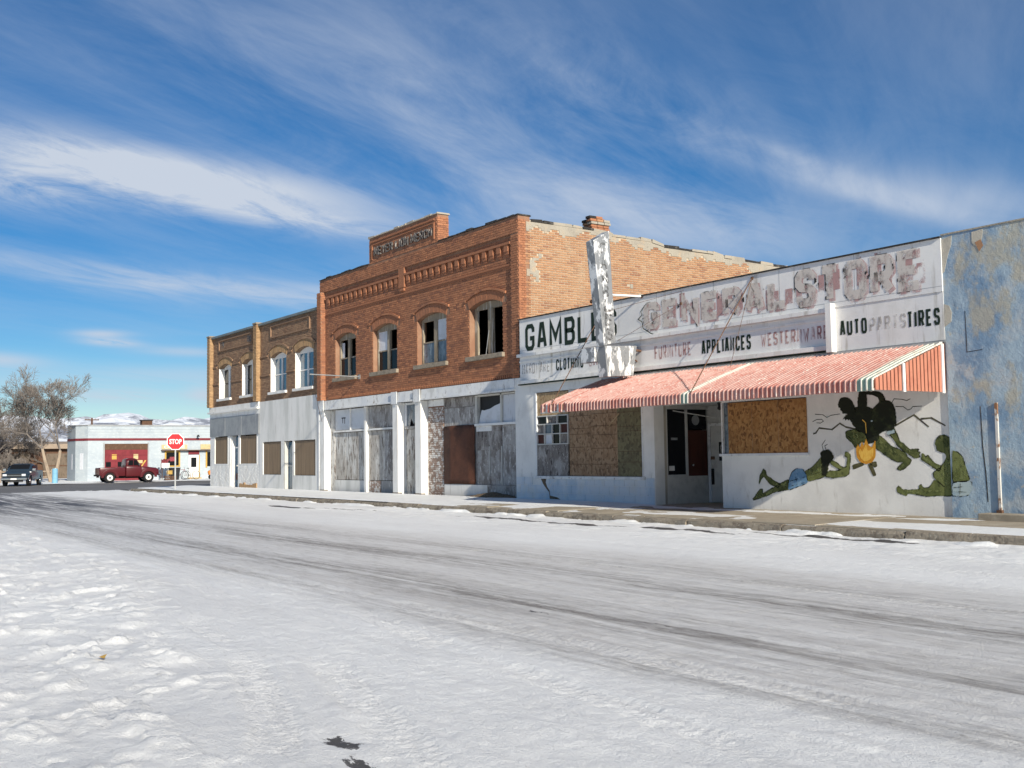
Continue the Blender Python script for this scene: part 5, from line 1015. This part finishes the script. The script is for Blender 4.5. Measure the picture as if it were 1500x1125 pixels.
def ring(w,z0,z1,r=.12,tw=None):
    """rounded box cross-section: half width w at the belt, tw at the top"""
    tw=tw or w; return [(-w+r*.3,z0),(-w,z0+r),(-w,z1-r*1.6),(-tw+r*.2,z1-r*.5),(-tw+r,z1),(tw-r,z1),(tw-r*.2,z1-r*.5),(w,z1-r*1.6),(w,z0+r),(w-r*.3,z0)]
# old maroon pickup, nose towards +x locally
PK=thing('pickup_truck',(-81.2,3.85,.02),'old dark red pickup truck with white wheels parked by the garage door','truck',world=False,rz=math.radians(87))
loft([(-2.15,ring(.80,.55,1.02,.06)),(-2.1,ring(.84,.48,1.07,.06)),(-.42,ring(.84,.46,1.08,.06)),(-.38,ring(.8,.50,1.05,.06))],'bed','truck_red',PK,.01)
loft([(-.36,ring(.84,.46,1.15,.1)),(-.30,ring(.88,.42,1.18,.1)),(.62,ring(.88,.42,1.18,.1)),(.75,ring(.86,.42,1.16,.1))],'cab_body','truck_red',PK,.01)
cb=loft([(-.36,ring(.74,1.12,1.20,.04,.72)),(-.30,ring(.80,1.1,1.66,.1,.66)),(-.1,ring(.82,1.1,1.73,.1,.68)),(.30,ring(.82,1.1,1.72,.1,.68)),(.42,ring(.81,1.1,1.66,.1,.68)),(.72,ring(.79,1.1,1.2,.04,.76))],'cab_roof','truck_red',PK,.01)
for s in(-1,1):
    MB().prism([(-.20,1.22),(.14,1.22),(.14,1.58),(-.14,1.58)],'y',s*.79,s*.835).build('side_window','glass_dark',cb); MB().prism([(.19,1.22),(.58,1.22),(.36,1.58),(.19,1.58)],'y',s*.79,s*.832).build('side_window','glass_dark',cb)
    MB().box(-.02,.1,s*.875,s*.905,1.02,1.05).build('door_handle','chrome',PK); MB().box(.5,.56,s*.86,s*1.02,1.2,1.38).build('wing_mirror','chrome',PK)
    for sx in(-1.45,1.22):   # rounded wings
        A=[(sx+.60*math.cos(t),.36+.58*math.sin(t)) for t in np.linspace(0,math.pi,14)]; I=[(sx+.42*math.cos(t),.36+.42*math.sin(t)) for t in np.linspace(math.pi,0,14)]
        MB().prism(A+I,'y',s*.80,s*.93).build('wing','truck_red',PK,.015)
    wheel(PK,-1.45,s*.80,.36,.2,'rim_white',s); wheel(PK,1.22,s*.80,.36,.2,'rim_white',s)
    h=MB().ring((2.02,s*.62,.88),'x',.0,.12,.08,16).build('headlight','headlamp',PK); MB().ring((2.0,s*.62,.88),'x',.12,.16,.1,16).build('bezel','chrome',h)
MB().prism([(.66,1.24),(.70,1.2),(.40,1.66),(.36,1.64)],'y',-.68,.68).build('windscreen','glass_dark',cb)
loft([(.74,ring(.86,.45,1.13,.12)),(1.2,ring(.82,.46,1.10,.14)),(1.8,ring(.76,.5,1.02,.16)),(1.98,ring(.70,.56,.92,.12))],'bonnet','truck_red',PK,.01)
gr=MB().box(1.97,2.02,-.46,.46,.62,.84).build('grille','chrome',PK)
for z in(.68,.75): MB().box(2.015,2.035,-.44,.44,z,z+.025).build('grille_slot','black_plastic',gr)
MB().box(2.02,2.14,-.86,.86,.46,.60).build('bumper','chrome',PK,.03); MB().box(-2.25,-2.16,-.8,.8,.46,.58).build('rear_bumper','rubber',PK,.02); MB().box(-1.8,1.6,-.5,.5,.3,.46).build('chassis','rubber',PK)
# dark blue pickup facing the street, nose towards +x locally
CR=thing('parked_car',(-78.6,-3.75,.02),'dark blue pickup with chrome bumper parked beneath the bare trees','car',world=False,rz=math.radians(-24))
loft([(-2.5,ring(.86,.50,1.02,.08)),(-2.4,ring(.90,.42,1.06,.08)),(-.3,ring(.92,.40,1.08,.08)),(.9,ring(.92,.40,1.06,.1)),(1.2,ring(.91,.42,1.03,.12)),(2.1,ring(.86,.45,.96,.14)),(2.25,ring(.78,.50,.86,.12))],'body','car_blue',CR,.01)
cb=loft([(-1.2,ring(.78,1.0,1.08,.03)),(-1.0,ring(.82,1.0,1.50,.1,.66)),(-.2,ring(.84,1.0,1.57,.1,.68)),(.35,ring(.84,1.0,1.52,.1,.68)),(1.12,ring(.84,1.0,1.06,.03,.82))],'cab','car_blue',CR,.01)
MB().prism([(.40,1.485),(1.02,1.08),(1.06,1.085),(.43,1.51)],'y',-.66,.66).build('windscreen','glass_dark',cb)
for s in(-1,1):
    MB().prism([(-.95,1.1),(.85,1.1),(.35,1.44),(-.85,1.44)],'y',s*.80,s*.85).build('side_window','glass_dark',cb); MB().box(.75,.9,s*.9,s*1.12,1.05,1.22).build('wing_mirror','chrome',CR,.02)
    wheel(CR,-1.55,s*.80,.36,.22,'chrome',s); wheel(CR,1.45,s*.80,.36,.22,'chrome',s); MB().box(2.19,2.27,s*.50,s*.78,.70,.84).build('headlight','headlamp',CR,.02)
    A=[(1.45+.52*math.cos(t),.36+.52*math.sin(t)) for t in np.linspace(0,math.pi,14)]; I=[(1.45+.42*math.cos(t),.36+.42*math.sin(t)) for t in np.linspace(math.pi,0,14)]; MB().prism(A+I,'y',s*.86,s*.945).build('wing','car_blue',CR)
gr=MB().box(2.22,2.28,-.48,.48,.62,.84).build('grille','black_plastic',CR); MB().box(2.275,2.295,-.48,.48,.72,.75).build('grille_bar','chrome',gr); MB().box(2.27,2.40,-.88,.88,.42,.56).build('bumper','chrome',CR,.03); MB().box(2.2,2.3,-.6,.6,.28,.42).build('valance','black_plastic',CR); MB().box(2.401,2.41,-.2,.2,.44,.54).build('number_plate','stop_white',CR)
CR.scale=(.9,.9,.92)
# ---------------------------------------------------------------- odds and ends before the garage
def tube_path(mb,pts,r,n=6):
    for a,b in zip(pts[:-1],pts[1:]): mb.tube(a,b,r,n=n)
    return mb
def bike(loc,rz,mat,label):
    T=thing('bicycle',loc,label,'bicycle','old bicycles by the garage',rz=rz,world=False)
    for x in(-.5,.5): w_=MB().ring((x,0,.34),'y',.315,.345,.03,24).build('wheel','rubber',T); sp=MB(); [sp.tube((x,0,.34),(x+.32*math.cos(q),0,.34+.32*math.sin(q)),.004,n=4) for q in np.linspace(0,2*math.pi,11)[:-1]]; sp.build('spokes','chrome',w_)
    f=MB(); tube_path(f,[(-.5,0,.34),(-.08,0,.32),(.36,0,.78),(-.16,0,.78),(-.08,0,.32)],.016); tube_path(f,[(-.5,0,.34),(-.16,0,.78)],.013); tube_path(f,[(.36,0,.78),(.5,0,.34)],.014); f.build('frame',mat,T)
    h=MB(); tube_path(h,[(.36,0,.78),(.33,0,.95),(.28,.26,.98)],.012); tube_path(h,[(.33,0,.95),(.28,-.26,.98)],.012); h.build('handlebar','chrome',T); MB().box(-.30,-.06,-.06,.06,.86,.91).build('saddle','black_plastic',T,.02); MB().tube((-.16,0,.78),(-.18,0,.88),.012).build('seat_post','chrome',T); MB().ring((-.08,.05,.32),'y',.04,.09,.01,14).build('crank','chrome',T)
bike((-86.6,9.3,.04),math.radians(78),'flower_red','old bicycle with red frame leaning beneath the garage shop window'); bike((-86.2,10.0,.04),math.radians(100),'steel_grey','old bicycle with bare grey frame beside the white garage door')
TB=thing('rubbish_bin',(-85.6,8.55,.03),'black upright rubbish bin between the pickup and bicycles','bin'); b=MB(); b.poly([(-85.88,8.27,.05),(-85.32,8.27,.05),(-85.32,8.83,.05),(-85.88,8.83,.05),(-85.95,8.2,.92),(-85.25,8.2,.92),(-85.25,8.9,.92),(-85.95,8.9,.92)],[(0,3,2,1),(4,5,6,7),(0,1,5,4),(1,2,6,5),(2,3,7,6),(3,0,4,7)]); b.build('body','black_plastic',TB,.03); MB().box(-85.98,-85.22,8.17,8.93,.921,.99).build('lid','black_plastic',TB,.02)
TL=thing('flower_stand',(-86.4,8.05,.03),'white box of dry red flowers on a stand by the garage window','planter'); MB().box(-86.62,-86.2,7.75,8.35,1.0,1.36).build('box','stop_white',TL,.01)
for x in(-86.58,-86.24):
    for y in(7.8,8.3): MB().box(x-.02,x+.02,y-.02,y+.02,.03,1.0).build('leg','brown_wood',TL)
b=MB(); [b.tube((-86.4+rnd(.15),8.05+rnd(.25),1.36),(-86.4+rnd(.25),8.05+rnd(.35),1.5+random.random()*.2),.03,.045,5) for _ in range(26)]; b.build('flowers','flower_red',TL)
for k,(y,z,s) in enumerate(((7.7,.03,.45),(8.15,.03,.40),(7.85,.48,.36))):
    T=thing('wooden_crate',(-84.6,y,z),['wide wooden crate on the snow before the pickup nose','smaller wooden crate beside the black rubbish bin','wooden crate stacked on top of the wide crate'][k],'crate')
    for i in range(3):
        zz=z+.02+i*s*.28; fr=MB(); fr.box(-84.6-s/2,-84.6+s/2,y-s/2,y-s/2+.015,zz,zz+s*.2); fr.box(-84.6-s/2,-84.6+s/2,y+s/2-.015,y+s/2,zz,zz+s*.2); fr.box(-84.6+s/2-.015,-84.6+s/2,y-s/2+.016,y+s/2-.016,zz,zz+s*.2); fr.box(-84.6-s/2,-84.6-s/2+.015,y-s/2+.016,y+s/2-.016,zz,zz+s*.2); fr.build('slat','brown_wood' if k!=2 else 'yellow_wood',T)
    MB().box(-84.6-s/2+.016,-84.6+s/2-.016,y-s/2+.016,y+s/2-.016,z+.005,z+.02).build('base','brown_wood',T)
MO=thing('garden_tractor',(-85.2,12.1,.03),'small orange garden tractor parked beside the white garage door','tractor',world=False,rz=math.radians(-100))
MB().prism([(.05,.35),(.95,.35),(.98,.62),(.85,.72),(.05,.74)],'y',-.24,.24).build('bonnet','orange_paint',MO,.03); MB().box(-.75,.05,-.30,.30,.36,.46).build('deck','orange_paint',MO,.02); b=MB(); b.box(-.62,-.22,-.2,.2,.62,.70); b.box(-.70,-.60,-.2,.2,.66,1.0); b.build('seat','black_plastic',MO,.03); MB().box(-.55,-.30,-.12,.12,.46,.62).build('seat_base','black_plastic',MO)
MB().tube((.0,0,.7),(-.16,0,.96),.02).build('steering_column','black_plastic',MO); MB().ring((-.17,0,.97),'x',.13,.16,.03,18).build('steering_wheel','black_plastic',MO)
for s in(-1,1): wheel(MO,-.5,s*.36,.27,.2,'yellow_wood',s); wheel(MO,.72,s*.32,.18,.14,'yellow_wood',s); MB().box(-.8,-.2,s*.28,s*.46,.58,.63).build('mudguard','orange_paint',MO,.02)
BB=thing('blue_drum',(-81.5,-1.1,.05),'bright blue plastic drum behind the dark pickup','drum')
b=MB(); prof=[(.16,0),(.19,.04),(.19,.3),(.205,.32),(.19,.34),(.19,.62),(.205,.64),(.19,.66),(.19,.9),(.15,.95)]
for (r0,z0),(r1,z1) in zip(prof[:-1],prof[1:]): b.tube((-81.5,-1.1,.05+z0*1.1),(-81.5,-1.1,.05+z1*1.1),r0,r1,18,cap=False)
b.poly([(-81.5+0.15*math.cos(q),-1.1+0.15*math.sin(q),.05+.95*1.1) for q in np.linspace(0,2*math.pi,19)[:-1]],[tuple(range(18))]); b.build('shell','bright_blue',BB); MB().tube((-81.4,-1.1,1.09),(-81.4,-1.1,1.13),.04).build('bung','rim_white',BB)
CO=thing('traffic_barrel',(-79.5,-5.7,.03),'orange safety barrel standing left of the dark pickup','barrel')
for i in range(5): MB().tube((-79.5,-5.7,.08+i*.17),(-79.5,-5.7,.08+(i+1)*.17-.004),.27-.012*i,.265-.012*i,16).build('band','orange_paint' if i%2==0 else 'rim_white',CO)
MB().tube((-79.5,-5.7,.03),(-79.5,-5.7,.08),.36,.34,16).build('foot','rubber',CO)
FE=thing('plank_fence',(-92,-5.5,.0),'low brown plank fence beyond the dark pickup','fence')
for i in range(34): 
    y=-9.2+i*.17; bx('plank','brown_wood',FE,-92.02,-91.99,y,y+.155,.05,1.0+rnd(.03))
for z in(.3,.8): bx('rail','brown_wood',FE,-92.07,-92.03,-9.3,-3.4,z,z+.08)
for k,(y,z1) in enumerate(((-9.3,1.1),(-3.4,1.1))): bx('fence_post','brown_wood',FE,-92.15,-92.03,y-.06,y+.06,.0,z1)
RF=thing('rail_fence',(-93,.2,.0),'pale two-rail fence running up to the garage side','fence')
for z in(.35,.8): bx('rail','roof_tan',RF,-93.03,-92.99,-2.8,1.1,z,z+.08)
for y in(-2.7,-1.4,-.1,1.05): bx('fence_post','roof_tan',RF,-93.1,-93.03,y-.05,y+.05,.0,1.0)
HS=thing('white_cottage',(-104,-9,.0),'small white cottage with snow-covered roof among the bare trees','house')
bx('wall','stop_white',HS,-108,-102,-13,-5.2,.0,2.3); b=MB(); b.prism([(-108.5,2.2),(-101.5,2.2),(-105,3.6)],'y',-13.4,-4.8); b.build('roof','snow',HS); wn=bx('window','glass_dark',HS,-102.0,-101.97,-7.4,-6.4,1.0,1.9); bx('frame','galv',wn,-101.97,-101.94,-7.45,-6.35,.93,1.0); bx('door','brown_wood',HS,-102,-101.96,-8.9,-8.1,.1,2.0)
SH=thing('tan_shed',(-112,0,.0),'long low tan shed with a straight roof behind the trees','shed')
bx('wall','brown_wood',SH,-118,-110,-11,9,.0,2.9); b=MB(); b.prism([(-118.6,2.85),(-109.4,2.85),(-109.4,3.3),(-118.6,3.7)],'y',-11.5,9.4); b.build('roof','roof_tan',SH)
for y in(-8,-4,0,4): d=bx('shed_door','bark',SH,-110,-109.96,y,y+2.6,.1,2.4); bx('door_rail','brown_wood',d,-109.96,-109.93,y,y+2.6,1.2,1.3)
for k,(x,y,h,lab) in enumerate(((-150,17.6,7.4,'wooden utility pole with crossarm rising behind the garage roof'),(-190,27.2,7.9,'farther wooden utility pole behind the garage roof'))):
    T=thing('utility_pole',(x,y,-.1),lab,'utility pole','utility poles beyond the garage'); MB().tube((x,y,-.1),(x,y,h),.17,.12,8).build('pole','brown_wood',T); MB().box(x-.06,x+.06,y-.9,y+.9,h-.32,h-.18).build('crossarm','brown_wood',T)
    for s in(-.8,-.4,.4,.8): MB().tube((x,y+s,h-.18),(x,y+s,h-.04),.06,.04,6).build('insulator','galv',T)
# ---------------------------------------------------------------- bare trees
def bare_tree(loc,h,seed,label,spread=1.,stems=2,mats=('bark_pale','twig'),lean=((-.28,.06),(.05,.02)),depth=6,name='bare_tree',split=.33,dens=1.):
    R=random.Random(seed); T=thing(name,loc,label,'tree','bare winter trees'); tr=MB(); cr=MB(); base=Vector(loc)
    def grow(p,d,L,r,lv):
        segs=3 if lv<2 else 2; q=p; dd=d.copy(); rr=r
        for s in range(segs):
            dd=(dd+Vector((R.uniform(-1,1),R.uniform(-1,1),R.uniform(-.3,.7)))*(.10 if lv<2 else .2)).normalized(); n=q+dd*L/segs; r1=max(rr*.85,.0085)
            (tr if lv==0 else cr).tube(q,n,rr,r1,7 if lv<2 else(5 if lv<3 else 3),cap=False); q=n; rr=r1
            if lv>=1 and lv<depth and R.random()<.75*dens: kid(q,dd,L*.62,rr*.6,lv+1)
        if lv<depth:
            for _ in range(2 if lv<3 else R.choice((2,3,3))): kid(q,dd,L*R.uniform(.62,.85),rr*R.uniform(.6,.8),lv+1)
    def kid(q,dd,L,r,lv):
        a=dd.orthogonal().normalized(); a.rotate(Matrix.Rotation(R.uniform(0,6.283),3,dd)); ang=R.uniform(.3,.95)*spread
        nd=(dd*math.cos(ang)+a*math.sin(ang)); nd.z+=.12; grow(q,nd.normalized(),L,max(r,.0085),lv)
    for k in range(stems):
        lx=lean[k%len(lean)]; d=Vector((lx[1],lx[0],1)).normalized(); grow(base+Vector((0,(k-.5)*.25*(stems>1),-.1)),d,h*split*(1-.08*k),h*.022,0)
    tr.build('trunk',mats[0],T); cr.build('crown',mats[1],T)
    return T
bare_tree((-88.2,.2,.0),7.7,3,'tall bare cottonwood with pale forked trunk beside the garage',1.0,2,('bark_pale','twig'),((-.30,.0),(.04,.0)),7,split=.36,dens=.8)
bare_tree((-99,-3.0,.0),7.4,11,'bare spreading tree behind the dark pickup',1.1,2,('bark','twig_dark'),((-.2,.1),(.2,-.1)),6)
bare_tree((-97,-7.2,.0),7.2,23,'bare bushy tree beside the snow-roofed cottage',1.1,2,('bark','twig'),((-.25,.0),(.12,.1)),6)
bare_tree((-87.5,-3.4,.0),2.7,31,'low bare sapling with several pale stems behind the dark pickup',.8,5,('bark_pale','twig'),((-.35,.1),(.2,.1),(-.1,-.1),(.38,.0),(.05,.2)),5)
bare_tree((-110,4.2,.0),5.0,41,'bare rounded tree just visible above the garage corner',1.2,2,('bark','twig_dark'),((-.2,.1),(.2,-.1)),6)
bare_tree((-107,-1.0,.0),6.6,47,'dense bare tree standing in front of the tan shed',1.15,2,('bark','twig_dark'),((-.15,.1),(.25,-.1)),6)
bare_tree((-101,-11.5,.0),6.6,53,'bare tree overhanging the far side of the cottage',1.1,2,('bark','twig_dark'),((-.2,.1),(.2,-.1)),6)
bare_tree((-120,9.5,.0),4.3,59,'far bare shrubby tree peeping over the garage parapet',1.2,3,('bark','twig'),((-.3,.1),(.3,-.1),(0,0)),5)
# dry leaf fragments on the snow
x,y=-7.9,-16.05; z=float(street_h(np.array([[x]]),np.array([[y]]))[0,0])
MB().poly([(x-.05,y,z+.01),(x,y-.035,z+.03),(x+.06,y+.01,z+.012),(x+.01,y+.04,z+.035)],[(0,1,2,3)]).build('fallen_leaf','yellow_wood',None,label='small curled orange leaf lying on the trampled snow',cat='leaf')
for o in bpy.data.objects:
    if '_world' in o: del o['_world']
